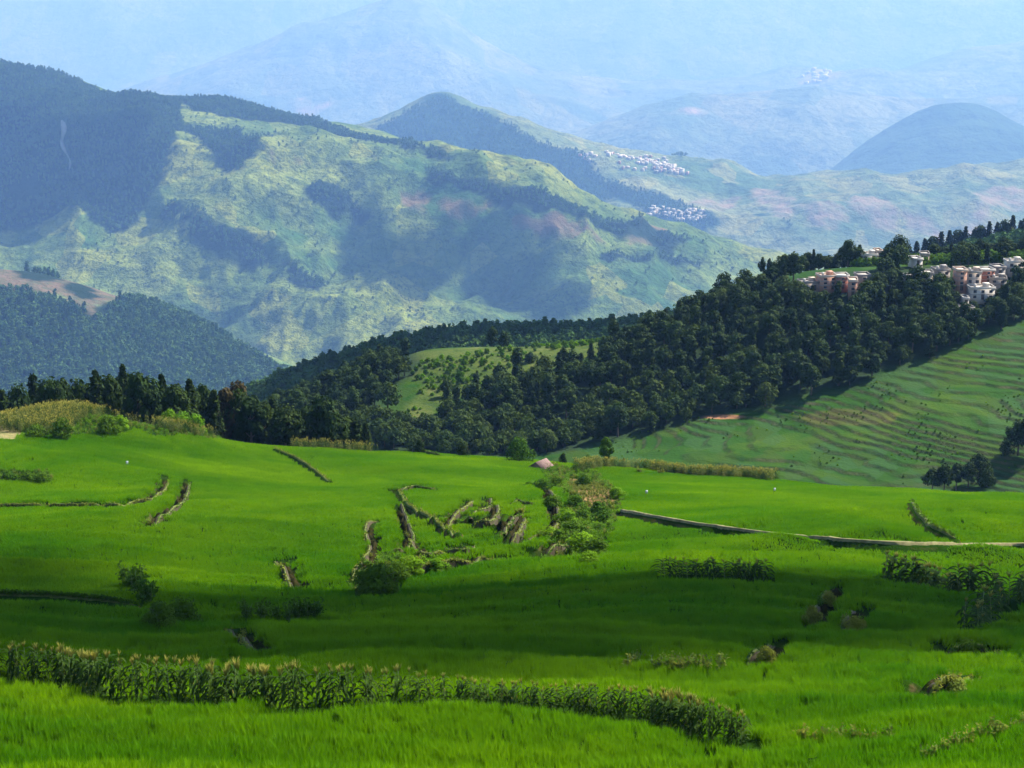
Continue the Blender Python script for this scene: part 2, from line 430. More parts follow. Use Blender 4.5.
for pts, hgt, sd, dec in risers:
    P = FL.poly(dense(pts, 5.0))
    t = np.linspace(0, len(P) - 1, (len(P) - 1) * 2 + 1)
    P = np.stack([np.interp(t, np.arange(len(P)), P[:, k]) for k in range(3)], -1)
    for _ in range(3): P[1:-1, :2] = (P[:-2, :2] + P[1:-1, :2] * 2 + P[2:, :2]) / 4
    RW.append((P, hgt, sd, dec))
dz = np.zeros_like(FL.z); shadeSoilA = np.zeros_like(FL.z)
for P, hgt, sd, dec in RW:
    x0, x1 = P[:, 0].min() - 25, P[:, 0].max() + 25; y0, y1 = P[:, 1].min() - 25, P[:, 1].max() + 25
    m = (FL.x > x0) & (FL.x < x1) & (FL.y > y0) & (FL.y < y1)
    d, s_, t_ = seg_dist(FL.x[m], FL.y[m], P)
    d = d + 0.25 * vnoise(FL.x[m] / 1.5, FL.y[m] / 1.5, 9)
    sg = s_ * sd * d
    e = np.clip(np.sin(np.pi * np.clip(t_, 0.02, 0.98)) * 4, 0, 1)
    up = np.clip((sg + 0.35) / 0.7, 0, 1) * np.exp(-np.maximum(sg, 0) / dec)
    dn = -0.35 * np.exp(-np.abs(np.minimum(sg, 0)) / 2.0) * np.clip((0.35 - sg) / 0.7, 0, 1)
    dit = -0.8 * np.exp(-((sg - 0.95) / 0.5) ** 2)
    dz[m] += (hgt * 1.15 + 0.1) * e * (up + dn) + e * dit
    so_ = np.clip(1.6 - np.abs(sg - 0.2) / 0.9, 0, 1) * e
    shadeSoilA[m] = np.maximum(shadeSoilA[m], so_)  # bare ditch soil, painted extra dark to stand for shade beside the bank
FL.z += dz

# paths / bunds (px)
path_lines = [([(622,511),(660,518),(700,525),(760,533),(820,539),(880,543),(950,545.5),(1040,545)], 0.24)]
bund_lines = [([(-20,601),(50,603),(100,607),(135,612)], 0.25, 0.2), ([(399,495),(407,509),(431,522),(445,533),(458,539)], 0.28, 0.25), ([(911,507),(918,520),(932,532),(955,544)], 0.35, 0.4), ([(275,452),(300,463),(330,485)], 0.3, 0.3),
              ([(415,452),(440,458)], 0.3, 0.3)]
pathA = np.zeros_like(FL.z)
PATHW = []
for pts, wd in path_lines:
    dp_ = dense(pts); P = FL.poly(dp_); T_ = np.linspace(0, 1, len(P))
    P = unp(dp_[:, 0], dp_[:, 1], np.polyval(np.polyfit(T_, P[:, 1], 5), T_)); P[:, 2] -= 0.7; PATHW.append((P, wd))
    d, _, t_ = seg_dist(FL.x, FL.y, P)
    s_ = np.r_[0, np.cumsum(np.hypot(*np.diff(P[:, :2], axis=0).T))]; s_ /= s_[-1]
    FL.z += np.exp(-(d / 20) ** 2) * np.interp(t_, s_, P[:, 2] - FL.h(P[:, 0], P[:, 1]))
    d, _, _ = seg_dist(FL.x, FL.y, P); FL.z += 0.66 * np.clip(1.6 - d / 0.6, 0, 1)
BUNDW = [(FL.poly(dense(p)), wd, hh) for p, wd, hh in bund_lines]
for P, wd, hh in BUNDW:
    d, _, _ = seg_dist(FL.x, FL.y, P); FL.z += 0.6 * np.clip(2.0 - d / (wd * 1.4), 0, 1)
# brown slip, mound side and pale road end
bareP = FL.poly([(570,478),(592,482),(612,492),(620,504),(606,509),(590,512),(578,498),(566,488)])
roadP = FL.poly([(-30,424),(8,426),(24,434),(14,441),(-30,441)])
wob = 1.2 * fbm(FL.x, FL.y, 5, 3, 31)
bd, bs, _ = seg_dist(FL.x, FL.y, np.vstack([bareP, bareP[:1]])); bin_ = inside(FL.x, FL.y, bareP)
bareA = np.clip((np.where(bin_, bd, -bd) + wob + 0.5) / 1.2, 0, 1)
rd, _, _ = seg_dist(FL.x, FL.y, np.vstack([roadP, roadP[:1]]))
pathA = np.maximum(pathA, np.clip(np.where(inside(FL.x, FL.y, roadP), rd, -rd) + 0.5, 0, 1))
layer_obj('rice_field', FL, M['field'], {'bare': bareA, 'path': pathA, 'soil': shadeSoilA})

# no-rice regions
top_ = unp([222,200,150,95,40,-60], 400, 358.0)
moundP = np.vstack([FL.poly([(-60,430),(40,437),(95,435),(140,430),(150,437),(215,441),(222,438)]), top_])
weedP = FL.poly([(540,470),(560,468),(600,474),(622,500),(618,515),(602,560),(560,558),(548,550),(560,530),(568,505)])
tangleP = FL.poly([(352,592),(360,570),(378,556),(400,560),(440,562),(440,570),(402,582),(385,598)])
hedgeL = FL.poly([(-20,470),(46,472),(52,480),(-20,484)])
no_rice_polys = [moundP, weedP, tangleP, hedgeL, bareP, roadP]
row1 = FL.poly([(-15,680),(60,690),(100,697),(200,710),(300,717),(400,711),(450,708)])
row2 = FL.poly([(452,710),(550,714),(600,719),(650,727),(700,738),(748,749)])
rowR = FL.poly([(884,580),(920,588),(960,592),(992,594)])
rowC = FL.poly([(964,634),(984,620),(1000,612),(1022,600),(1034,588)])
rowM = FL.poly([(660,578),(700,580),(770,582)])
def rice_ok(x, y):
    ok = np.ones(x.shape, bool)
    for P in no_rice_polys: ok &= ~inside(x, y, P)
    for P, hgt, sd, dec in RW:
        d, s_, _ = seg_dist(x, y, P); sg = s_ * sd * d
        ok &= ~((sg > -0.55 - 0.5 * hgt) & (sg < 1.35 + 0.3 * hgt))
    for P, wd in PATHW:
        d, sd_, _ = seg_dist(x, y, P); ok &= d > np.where(sd_ < 0, 1.6, 1.1)
    for P, wd, hh in BUNDW:
        d, _, _ = seg_dist(x, y, P); ok &= d > wd + 1.0
    for P in (row1, row2, rowR, rowC, rowM):
        d, _, _ = seg_dist(x, y, P); ok &= d > 1.1
    return ok

# ------------------------------------------------------------------ scatter ("stuff") helper
def scatter(name, pts, rz, scl, protos, label, cat, zs=None, tilt=None, hue=None):
    col = bpy.data.collections.new(name + '_sources')
    for i, me in enumerate(protos):
        o = bpy.data.objects.new(name + '_source', me); col.objects.link(o)
    me = bpy.data.meshes.new(name); n = len(pts)
    me.vertices.add(n); me.vertices.foreach_set('co', np.asarray(pts, np.float32).ravel())
    rot = np.zeros((n, 3), np.float32); rot[:, 2] = rz
    if tilt is not None: rot[:, :2] = tilt
    a = me.attributes.new('rot', 'FLOAT_VECTOR', 'POINT'); a.data.foreach_set('vector', rot.ravel())
    s3 = np.repeat(np.asarray(scl, np.float32)[:, None], 3, 1)
    if zs is not None: s3[:, 2] *= zs
    a = me.attributes.new('scl', 'FLOAT_VECTOR', 'POINT'); a.data.foreach_set('vector', s3.ravel())
    a = me.attributes.new('pick', 'INT', 'POINT'); a.data.foreach_set('value', rng.integers(0, len(protos), n).astype(np.int32))
    if hue is not None:
        a = me.attributes.new('hue', 'FLOAT', 'POINT'); a.data.foreach_set('value', np.asarray(hue, np.float32))
    o = link(name, me); tag(o, label, cat, kind='stuff')
    g = bpy.data.node_groups.new(name, 'GeometryNodeTree')
    g.interface.new_socket('Geometry', in_out='INPUT', socket_type='NodeSocketGeometry')
    g.interface.new_socket('Geometry', in_out='OUTPUT', socket_type='NodeSocketGeometry')
    N = g.nodes; gi = N.new('NodeGroupInput'); go = N.new('NodeGroupOutput')
    m2p = N.new('GeometryNodeMeshToPoints'); iop = N.new('GeometryNodeInstanceOnPoints'); ci = N.new('GeometryNodeCollectionInfo')
    ci.inputs['Collection'].default_value = col; ci.inputs['Separate Children'].default_value = True; ci.inputs['Reset Children'].default_value = True
    iop.inputs['Pick Instance'].default_value = True
    def na(nm, ty):
        q = N.new('GeometryNodeInputNamedAttribute'); q.data_type = ty; q.inputs['Name'].default_value = nm
        return [s for s in q.outputs if s.enabled and s.name == 'Attribute'][0]
    L = g.links
    L.new(gi.outputs[0], m2p.inputs[0]); L.new(m2p.outputs[0], iop.inputs['Points']); L.new(ci.outputs[0], iop.inputs['Instance'])
    L.new(na('pick', 'INT'), iop.inputs['Instance Index']); L.new(na('rot', 'FLOAT_VECTOR'), iop.inputs['Rotation']); L.new(na('scl', 'FLOAT_VECTOR'), iop.inputs['Scale'])
    L.new(iop.outputs[0], go.inputs[0])
    md = o.modifiers.new('scatter', 'NODES'); md.node_group = g
    return o

# ------------------------------------------------------------------ rice
def rice_patch(hills, blades, size, height, width, seed):
    r = np.random.default_rng(seed); n = hills * blades
    side = int(math.ceil(math.sqrt(hills)))
    hc = np.stack(np.meshgrid(np.arange(side), np.arange(side)), -1).reshape(-1, 2)[:hills]
    hc = (hc + 0.5) / side * size - size / 2 + r.normal(0, size / side * 0.22, (hills, 2))
    hs = r.uniform(0.75, 1.15, hills)
    hi = np.repeat(np.arange(hills), blades)
    th = r.uniform(0, 2 * np.pi, n); lean = r.uniform(0.05, 0.42, n); L = height * hs[hi] * r.uniform(0.7, 1.1, n)
    d = np.stack([np.cos(th), np.sin(th)], -1); b0 = hc[hi] + d * r.uniform(0, 0.05, n)[:, None]
    s = np.stack([-d[:, 1], d[:, 0]], -1) * (width / 2)
    mid = b0 + d * (L * lean * 0.35)[:, None]; tip = b0 + d * (L * lean)[:, None]
    V = np.zeros((n, 5, 3))
    V[:, 0, :2] = b0 - s; V[:, 1, :2] = b0 + s
    V[:, 2, :2] = mid + s; V[:, 3, :2] = mid - s; V[:, 2:4, 2] = (L * 0.6)[:, None]
    V[:, 4, :2] = tip; V[:, 4, 2] = L * (1 - 0.25 * lean)
    k = np.arange(n)[:, None] * 5
    Fq = (k + np.array([[0, 1, 2, 3]])).tolist(); Ft = (k + np.array([[3, 2, 4]])).tolist()
    return mesh_from('rice_tuft', V.reshape(-1, 3), Fq + Ft, [M['rice']])
near_p = [rice_patch(20, 12, 1.05, 0.64, 0.022, 100 + i) for i in range(5)]
mid_p = [rice_patch(25, 8, 1.5, 0.74, 0.045, 200 + i) for i in range(5)]
def rice_points(D0, D1, sp):
    xs, ys = [], []
    y = D0
    while y < D1:
        hw_ = 0.30 * y + 14; n = int(2 * hw_ / sp)
        xs.append(np.linspace(-hw_, hw_, n)); ys.append(np.full(n, y)); y += sp
    x = np.concatenate(xs); y = np.concatenate(ys)
    x = x + rng.uniform(-0.5, 0.5, len(x)) * sp; y = y + rng.uniform(-0.5, 0.5, len(y)) * sp
    ok = rice_ok(x, y); x = x[ok]; y = y[ok]
    return x, y
def slope_tilt(x, y, e=0.6):
    gx = (FL.h(x + e, y) - FL.h(x - e, y)) / (2 * e); gy = (FL.h(x, y + e) - FL.h(x, y - e)) / (2 * e)
    return gx, gy
for nm, D0, D1, sp, pr, lab in (('near_rice', 52, 135, 0.72, near_p, 'bright green rice plants filling the nearest paddies'),
                                ('distant_rice', 135, 425, 1.05, mid_p, 'bright green rice plants covering the farther paddies')):
    x, y = rice_points(D0, D1, sp)
    gx, gy = slope_tilt(x, y); rz = rng.uniform(0, 6.283, len(x))
    z = FL.h(x, y)
    hv = 1.0 + 0.14 * fbm(x, y, 9, 3, 77)
    for P, wd in PATHW:
        d, sd_, _ = seg_dist(x, y, P); hv *= np.where(sd_ < 0, 1 - 0.38 * np.clip((16 - d) / 6, 0, 1), 1)
    # tilt expressed about world axes first, so keep rz small-effect: rotate patch only by quarter turns
    q = rng.integers(0, 4, len(x)) * (math.pi / 2)
    c, s_ = np.cos(q), np.sin(q)
    tx = np.arctan(gy); ty = -np.arctan(gx)
    # euler XYZ with final rz: pre-rotate the tilt axis
    tl = np.stack([tx * c + ty * s_, -tx * s_ + ty * c], -1) * 0.9
    ok = (np.abs(gx) < 0.9) & (np.abs(gy) < 0.9)
    jj = np.clip(np.round(np.clip((y - FL.lo) / (FL.hi - FL.lo), 0, 1) ** (1 / FL.pw) * (FL.nd - 1)), 0, FL.nd - 1).astype(int)
    ii = np.clip(np.round((x / y - FL.u[0]) / (FL.u[1] - FL.u[0])), 0, len(FL.u) - 1).astype(int)
    lev = FL.level[jj, ii]; frc = FL.frac[jj, ii]
    ok &= ~((frc > 0.80) & (frc < 0.88) & (y < 260) & (fbm(x, y, 12, 2, 93) > -0.25))
    hue = _h(lev, np.floor(x / 42 + 0.6 * vnoise(x / 30, y / 30, 94)), 95)
    hue = np.clip(0.8 * hue ** 1.6 + 0.35 * fbm(x, y, 18, 3, 96), 0, 1)
    scatter(nm, np.stack([x, y, z - 0.02], -1)[ok], q[ok], (rng.uniform(0.92, 1.12, len(x)))[ok], pr, lab, 'rice', zs=hv[ok] * (1.0 if D0 < 100 else 0.8), tilt=tl[ok], hue=hue[ok])

# ------------------------------------------------------------------ layer 2: valley side with terraces, wood and village
ctrl = []
def C(*a): ctrl.extend(a)
C((-250,520,520),(60,520,540),(300,500,560),(430,470,585),(560,480,560),(700,500,545),(850,510,535),(1000,520,520),(1250,540,500))
C((300,470,600),(430,450,615),(560,442,618),(640,435,615),(700,424,618),(780,412,620),(900,380,635),(1000,345,655),(1150,320,670))
C((700,455,585),(850,450,580),(1000,440,570),(1150,430,560),(1000,395,610),(850,415,605))
C((430,400,668),(500,375,690),(560,395,660),(640,390,655),(720,370,655),(800,345,665),(900,325,675),(1000,300,700))
C((330,425,640),(270,420,690),(380,385,690))
C((640,350,690),(720,320,700),(800,300,700),(860,292,703),(930,288,706),(985,292,706),(1060,285,715))
C((420,352,735),(500,347,740),(560,345,742),(640,335,745),(700,305,750),(770,280,755),(850,268,765),(920,262,770),(980,258,775),(1060,255,780),(1250,250,790))
C((330,400,720),(250,430,740),(100,450,760),(-250,470,760))
for px, py, D in [(-250,520,860),(100,500,860),(330,450,850),(500,420,860),(640,400,870),(770,360,880),(920,330,890),(1060,320,900),(1250,320,900)]: C((px, py, D))
VL = Layer(ctrl, 480, 980, 820, 1100, u0=-0.42, u1=0.42, smooth=0.0005)
VL.z += 1.5 * fbm(VL.x, VL.y, 60, 3, 41)
terrP = VL.poly([(560,470),(610,445),(640,432),(700,416),(780,402),(860,384),(900,368),(960,345),(1000,330),(1100,310),(1150,520),(560,520)])
tin = inside(VL.x, VL.y, terrP); td, _, _ = seg_dist(VL.x, VL.y, np.vstack([terrP, terrP[:1]]))
tam = np.clip(np.where(tin, td, 0) / 6, 0, 1)
zz = VL.z + 2.4 * fbm(VL.x, VL.y, 34, 4, 43)
st2 = 0.95; qn = zz / st2; fr = qn - np.floor(qn)
tq = (np.floor(qn) + np.clip((fr - 0.72) / 0.28, 0, 1)) * st2
VL.z = VL.z * (1 - tam) + tq * tam
forestP = VL.poly([(330,440),(440,458),(560,452),(640,436),(700,418),(780,404),(860,386),(900,370),(960,346),(1040,318),(1150,300),(1150,246),(1000,262),(850,272),(700,310),(640,340),(560,372),(500,385),(450,410),(400,425),(380,400),(400,385),(420,370),(400,352),(330,372),(270,400),(270,430)])
def m_terr():
    N = NT('valley_terraces'); g = N.pos()
    f = N.noise(g, 0.03, 5, 0.6, 0.8)
    c = N.ramp(f, [(0.30, (0.009, 0.034, 0.002)), (0.5, (0.016, 0.055, 0.003)), (0.68, (0.042, 0.078, 0.004))])
    cl = N.voro(N.pos(1, 0.6, 3.0), 0.10)
    h = N.n('ShaderNodeSeparateColor'); N.t.links.new(cl, h.inputs[0])
    c = N.mix(N.math('MULTIPLY', N.ramp(h.outputs[0], [(0.6, 0.0), (0.8, 1.0)]), 0.5), c, (0.032, 0.056, 0.007))
    c = N.mix(N.math('MULTIPLY', N.ramp(h.outputs[1], [(0.7, 0.0), (0.8, 1.0)]), 0.5), c, (0.03, 0.07, 0.02))
    geo = N.n('ShaderNodeNewGeometry'); sx = N.n('ShaderNodeSeparateXYZ'); N.t.links.new(geo.outputs['Normal'], sx.inputs[0])
    steep = N.ramp(sx.outputs[2], [(0.82, 1.0), (0.975, 0.0)])
    c = N.mix(N.math('MULTIPLY', steep, 0.9), c, N.ramp(N.noise(g, 0.2, 4), [(0.4, (0.03, 0.05, 0.015)), (0.65, (0.09, 0.085, 0.04))]))
    c = N.mix(N.attr('bare'), c, (0.30, 0.14, 0.07))
    c = N.mix(N.attr('dry'), c, N.ramp(N.noise(g, 0.12, 5, 0.7), [(0.35, (0.03, 0.055, 0.008)), (0.55, (0.06, 0.085, 0.014)), (0.7, (0.10, 0.105, 0.03))]))
    c = N.mix(N.attr('wood'), c, (0.018, 0.035, 0.012))
    return N.fin(c, 0.95, normal=N.bump(N.noise(g, 0.8, 4), 0.7, 0.6), spec=0.05)
def soft_in(L, P, soft, wobs=0.0, seed=5, wscale=20):
    d, _, _ = seg_dist(L.x, L.y, np.vstack([P, P[:1]])); i = inside(L.x, L.y, P)
    s_ = np.where(i, d, -d) + (wobs * fbm(L.x, L.y, wscale, 6, seed, 0.62) if wobs else 0)
    return np.clip(s_ / soft + 0.5, 0, 1)
dryP = VL.poly([(380,362),(430,350),(500,347),(560,344),(630,330),(640,338),(600,352),(560,366),(520,378),(480,388),(450,402),(425,420),(400,428),(410,405),(425,385),(400,375)])
bareV = np.maximum(soft_in(VL, VL.poly([(676,416),(700,414),(745,417),(720,419),(680,419)]), 1.5, 1, 6), soft_in(VL, VL.poly([(590,420),(600,425),(602,440),(592,436)]), 1.5, 1, 7))
bareV = np.maximum(bareV, 0.12 * soft_in(VL, VL.poly([(790,415),(850,408),(900,414),(890,422),(810,424)]), 2, 3, 8))
layer_obj('valley_side', VL, m_terr(), {'wood': soft_in(VL, forestP, 6, 6, 9), 'dry': soft_in(VL, dryP, 4, 5, 10), 'bare': bareV})

# ------------------------------------------------------------------ farther layers
def far_layer(name, ctrl, D0, D1, nu, nd, mat, amp, ns, seed, spurs=(), wood=(), bare=(), ridge=0.0, rs=600, smooth=0.001, zfloor=-1900, kind='structure', soft=60, u=0.42, k=1.0, cresty=None):
    ctrl = [(a, b, c * k) for a, b, c in ctrl]; D0 *= k; D1 *= k; amp *= k; ns *= k; ridge *= k; rs *= k; zfloor *= k; soft *= k
    spurs = [(p, A * k, wd * k) for p, A, wd in spurs]
    L = Layer(ctrl, D0, D1, nu, nd, u0=-u, u1=u, smooth=smooth)
    Lb = L.z.copy()
    for pts, A, wd in spurs:
        P = L.poly(pts); d, _, t = seg_dist(L.x, L.y, P)
        e = np.clip(np.minimum(t, 1 - t) * 5 + 0.25, 0, 1)
        L_add = A * e * np.clip(1 - d / wd, 0, 1) ** 1.25
        Lb = Lb + L_add
    wr = np.clip((cresty * k - L.y) / (550 * k), 0.18, 1) if cresty else 1.0
    Lb = Lb + wr * ridge * 0.22 * fbm(L.x, L.y, rs * 0.28, 3, seed + 70, ridge=True)
    L.z = Lb + amp * fbm(L.x, L.y, ns, 5, seed) + wr * ridge * fbm(L.x + 0.25 * rs * fbm(L.x, L.y, rs, 2, seed + 50), L.y, rs, 5, seed + 20, ridge=True)
    a = {}
    for key, polys in (('wood', wood), ('bare', bare)):
        v = np.zeros_like(L.z)
        for i, p in enumerate(polys): v = np.maximum(v, soft_in(L, L.poly(p), soft, soft * 3.5, seed + i, soft * 5))
        a[key] = v
    L.attrs = a; L.k = k
    layer_obj(name, L, mat, a, kind, zfloor)
    return L

# dark spur behind the clearing
ctrl = [(-200,470,1050),(100,450,1060),(300,420,1000),(430,400,960),(560,400,960),(700,380,960),(1000,360,960),(1300,360,960)]
ctrl += [(-200,450,1200),(100,430,1200),(230,412,1180),(300,378,1200),(400,345,1250),(500,338,1280),(560,345,1290),(620,338,1290),(700,318,1290),(850,300,1300),(930,262,1300),(1024,240,1300),(1200,225,1300)]
ctrl += [(-200,500,1500),(100,500,1500),(300,440,1500),(500,410,1550),(700,390,1550),(930,340,1550),(1200,320,1550)]
m_dark = m_hill('dark_hill_cover', (0.04, 0.09, 0.03), (0.07, 0.14, 0.04), 60)
BL = far_layer('near_spur', ctrl, 880, 1700, 360, 260, m_dark, 5, 120, 61, wood=[[(-200,480),(1250,470),(1250,200),(900,250),(700,300),(400,330),(230,400),(-200,440)]], soft=15)

# blue wooded hill on the left
ctrl = [(-250,440,2150),(0,430,2150),(150,420,2150),(280,430,2150),(420,430,2200),(600,430,2250),(900,430,2300),(1200,430,2300)]
ctrl += [(-250,330,2400),(0,330,2400),(100,345,2400),(200,370,2380),(260,385,2330),(340,400,2350)]
ctrl += [(-250,262,2650),(0,268,2650),(60,277,2640),(130,297,2600),(180,318,2570),(230,345,2530),(280,372,2480),(340,395,2450),(420,415,2500),(600,420,2550),(900,430,2600),(1200,430,2600)]
ctrl += [(-250,330,3100),(0,330,3100),(200,390,3000),(400,430,3000),(900,440,3000),(1200,440,3000)]
m_wh = m_hill('wooded_hill_cover', (0.08, 0.14, 0.05), (0.14, 0.2, 0.07), 140, bare=(0.13, 0.09, 0.055), tscale=0.06, k=1.9, wood=(0.008, 0.02, 0.008))
bareW = [[(-40,262),(30,268),(100,288),(150,296),(158,304),(110,302),(85,304),(100,318),(92,320),(60,296),(-40,290)]]
DL = far_layer('wooded_hill', ctrl, 2000, 3300, 520, 300, m_wh, 14, 260, 71, wood=[[(-300,290),(60,298),(100,320),(110,304),(160,305),(240,345),(300,375),(360,440),(-300,440)], [(20,262),(60,265),(60,280),(25,278)], [(65,285),(85,285),(95,300),(75,302)], [(110,275),(160,292),(200,318),(180,318),(150,298)]], bare=bareW, soft=12, k=1.9)

# big sunlit mountainside
ctrl = [(-300,420,3500),(-100,410,3500),(120,400,3500),(300,385,3550),(450,380,3650),(600,370,3750),(720,330,3900),(820,310,4100),(950,300,4300),(1300,300,4300)]
ctrl += [(-200,300,3950),(50,290,3950),(200,290,3900),(330,310,3850),(420,315,3900),(500,312,3950),(600,315,3950),(700,285,4150)]
ctrl += [(-200,180,4500),(50,180,4500),(200,190,4350),(330,210,4250),(430,235,4200),(540,250,4200),(640,260,4230),(740,268,4250)]
ctrl += [(-300,70,5200),(-100,55,5250),(0,68,5200),(60,86,5150),(110,104,5100),(170,113,5050),(250,112,5000),(320,123,4950),(400,142,4900),(460,160,4850),(520,180,4750),(600,212,4650),(680,232,4600),(760,256,4550),(860,285,4550),(1000,300,4500),(1300,310,4500)]
ctrl += [(-300,130,6000),(0,140,6000),(200,190,5900),(400,220,5700),(600,270,5500),(800,310,5300),(1300,330,5300)]
m_E = m_hill('mountain_cover', (0.040, 0.095, 0.016), (0.19, 0.225, 0.04), 420, wood=(0.008, 0.022, 0.008), bare=(0.14, 0.095, 0.05), tscale=0.022, fine=9, k=K)
woodE = [[(-200,50),(60,70),(180,100),(185,130),(165,165),(150,200),(120,235),(60,215),(0,235),(-200,240)],
         [(175,98),(300,116),(420,144),(450,158),(400,150),(300,126),(190,112)],
         [(190,130),(240,128),(262,150),(240,170),(205,160)],
         [(170,200),(215,225),(262,250),(330,285),(318,292),(250,262),(190,232),(160,215)],
         [(300,190),(340,190),(365,215),(330,220)],
         [(430,172),(520,190),(600,215),(690,238),(690,242),(590,222),(500,202),(430,182)],
         [(590,250),(700,262),(680,266),(600,262)]]
bareE = [[(272,153),(314,158),(318,168),(275,164)], [(402,194),(424,196),(422,206),(404,204)], [(440,200),(490,206),(480,222),(450,216)],
         [(520,220),(565,218),(600,240),(560,240)], [(618,232),(668,230),(658,243),(630,245)], [(10,188),(40,182),(30,198)]]
spursE = [([(120,110),(150,160),(180,200),(240,245),(330,290),(412,322)], 75, 420),
          ([(262,160),(330,185),(400,205),(470,222),(530,255),(575,290),(610,316)], 85, 330),
          ([(420,160),(520,205),(620,245),(720,275)], 45, 260),
          ([(40,100),(60,180),(70,270)], 45, 300),
          ([(350,230),(380,270),(400,310)], -55, 240), ([(460,250),(480,285),(500,315)], -45, 200), ([(140,230),(170,270),(230,330)], -50, 260)]
EL = far_layer('sunlit_mountain', ctrl, 3300, 6300, 760, 480, m_E, 22, 420, 81, spursE, woodE, bareE, ridge=95, rs=600, soft=14, k=K, cresty=4750)

# mountain behind with the white town
ctrl = [(-300,330,5900),(100,300,5900),(300,290,5900),(500,280,5900),(700,275,6000),(850,275,6000),(1024,270,6000),(1300,270,6000)]
ctrl += [(300,200,6700),(480,190,6700),(600,200,6700),(700,212,6600),(800,225,6600),(920,220,6600),(1050,215,6600),(1300,215,6600)]
ctrl += [(-300,150,7300),(100,150,7300),(300,142,7400),(380,128,7500),(420,106,7550),(445,99,7550),(480,112,7500),(540,135,7400),(590,156,7400),(640,158,7400),(680,155,7450),(740,172,7450),(790,184,7450),(850,173,7500),(890,182,7500),(960,174,7500),(1024,165,7500),(1300,160,7500)]
ctrl += [(-300,230,8600),(300,210,8600),(600,220,8600),(900,240,8600),(1300,230,8600)]
m_F = m_hill('town_mountain_cover', (0.06, 0.11, 0.04), (0.20, 0.215, 0.09), 520, wood=(0.012, 0.038, 0.02), bare=(0.21, 0.155, 0.105), tscale=0.012, k=K)
woodF = [[(375,130),(445,95),(500,118),(590,155),(600,175),(640,195),(600,205),(540,185),(430,160)], [(600,175),(660,195),(720,225),(700,235),(640,215)], [(660,152),(690,155),(680,162)], [(760,215),(800,220),(790,232)]]
bareF = [[(700,195),(730,200),(720,210),(690,205)], [(760,190),(790,200),(785,215)], [(850,195),(880,200),(885,225),(865,210)], [(900,200),(935,205),(930,235),(910,225)], [(960,190),(1024,180),(1024,210),(970,230)], [(800,205),(835,210),(825,222)]]
TL = far_layer('town_mountain', ctrl, 5700, 8900, 620, 320, m_F, 26, 600, 91, [([(480,115),(560,150),(640,190),(720,235)], 30, 330), ([(790,184),(800,215),(830,250)], 60, 300), ([(850,175),(880,210),(920,245)], 60, 330), ([(960,176),(965,210),(990,240)], 55, 300)], woodF, bareF, ridge=45, rs=520, soft=35, k=K)

m_G = m_hill('hazy_peak_cover', (0.02, 0.05, 0.025), (0.04, 0.08, 0.03), 900, wood=(0.015, 0.04, 0.025), k=K)
ctrl = [(500,230,9300),(700,220,9300),(850,215,9300),(950,205,9300),(1024,205,9300),(1300,200,9300),
        (600,220,10500),(760,200,10500),(830,182,10600),(870,150,10800),(905,122,10900),(945,105,11000),(985,107,11000),(1024,128,10900),(1080,165,10800),(1180,190,10700),(1300,190,10700),
        (500,260,12000),(800,250,12000),(950,200,12200),(1100,250,12000),(1300,260,12000)]
GL = far_layer('dark_peak', ctrl, 9000, 12300, 320, 150, m_G, 24, 700, 95, ridge=40, rs=900, soft=100, k=K)
m_H = m_hill('pale_range_cover', (0.07, 0.11, 0.05), (0.17, 0.18, 0.10), 1500, wood=(0.02, 0.05, 0.03), bare=(0.30, 0.20, 0.15), k=K)
ctrl = [(-300,230,12300),(300,220,12300),(600,215,12300),(800,215,12300),(1300,210,12300),
        (450,165,13300),(560,140,13700),(620,122,13900),(700,106,14100),(760,98,14300),(820,100,14400),(900,104,14400),(1024,98,14500),(1300,90,14500),
        (-300,190,13500),(200,170,13500),(350,165,13400),
        (-300,260,16000),(500,240,16000),(900,200,16500),(1300,200,16500)]
HL = far_layer('pale_range', ctrl, 12000, 17000, 420, 220, m_H, 35, 1500, 97, [([(700,106),(660,140),(640,170)], 90, 600), ([(820,100),(800,140),(790,175)], 90, 600)], (), [[(582,134),(640,122),(690,110),(700,112),(650,124),(600,137)], [(240,98),(280,95),(285,106),(250,108)]], ridge=70, rs=1500, soft=90, k=K)  # first bare patch paints a lit ridge in pale colour, second is bare ground
ctrl = [(-300,180,15500),(200,170,15500),(600,170,15500),(1000,165,15500),(1300,160,15500),
        (-300,120,17500),(60,112,17500),(140,95,17600),(220,68,17800),(300,40,17900),(360,18,18000),(410,11,18000),(450,22,18000),(500,52,17900),(560,75,17800),(620,92,17700),(700,95,17700),(800,70,18000),(880,80,18000),(960,50,18100),(1100,40,18100),(1300,30,18000),
        (-300,220,20500),(400,160,21000),(900,200,20500),(1300,200,20500)]
IL = far_layer('distant_range', ctrl, 15300, 21000, 420, 260, m_H, 40, 2200, 99, [([(410,11),(430,60),(470,110)], 130, 900), ([(300,40),(280,80),(200,120)], 110, 900), ([(880,80),(860,110),(850,150)], 120, 800)], (), [[(800,76),(830,72),(830,82),(805,84)], [(835,60),(874,56),(872,64),(838,70)], [(300,104),(330,104),(330,110),(305,112)]], ridge=110, rs=2200, soft=60, k=K)
ctrl = [(-300,120,21500),(500,120,21500),(1300,120,21500), (-300,-40,24500),(100,-30,24500),(300,-60,24500),(500,-70,25000),(700,-60,25000),(900,-90,25000),(1300,-90,25000),
        (-300,20,23200),(100,30,23200),(500,10,23400),(900,0,23400),(1300,0,23400), (-300,120,30000),(500,120,30000),(1300,120,30000)]
JL = far_layer('horizon_range', ctrl, 21000, 31000, 320, 160, m_H, 60, 3500, 101, (), (), (), ridge=170, rs=3200, soft=200, k=K)

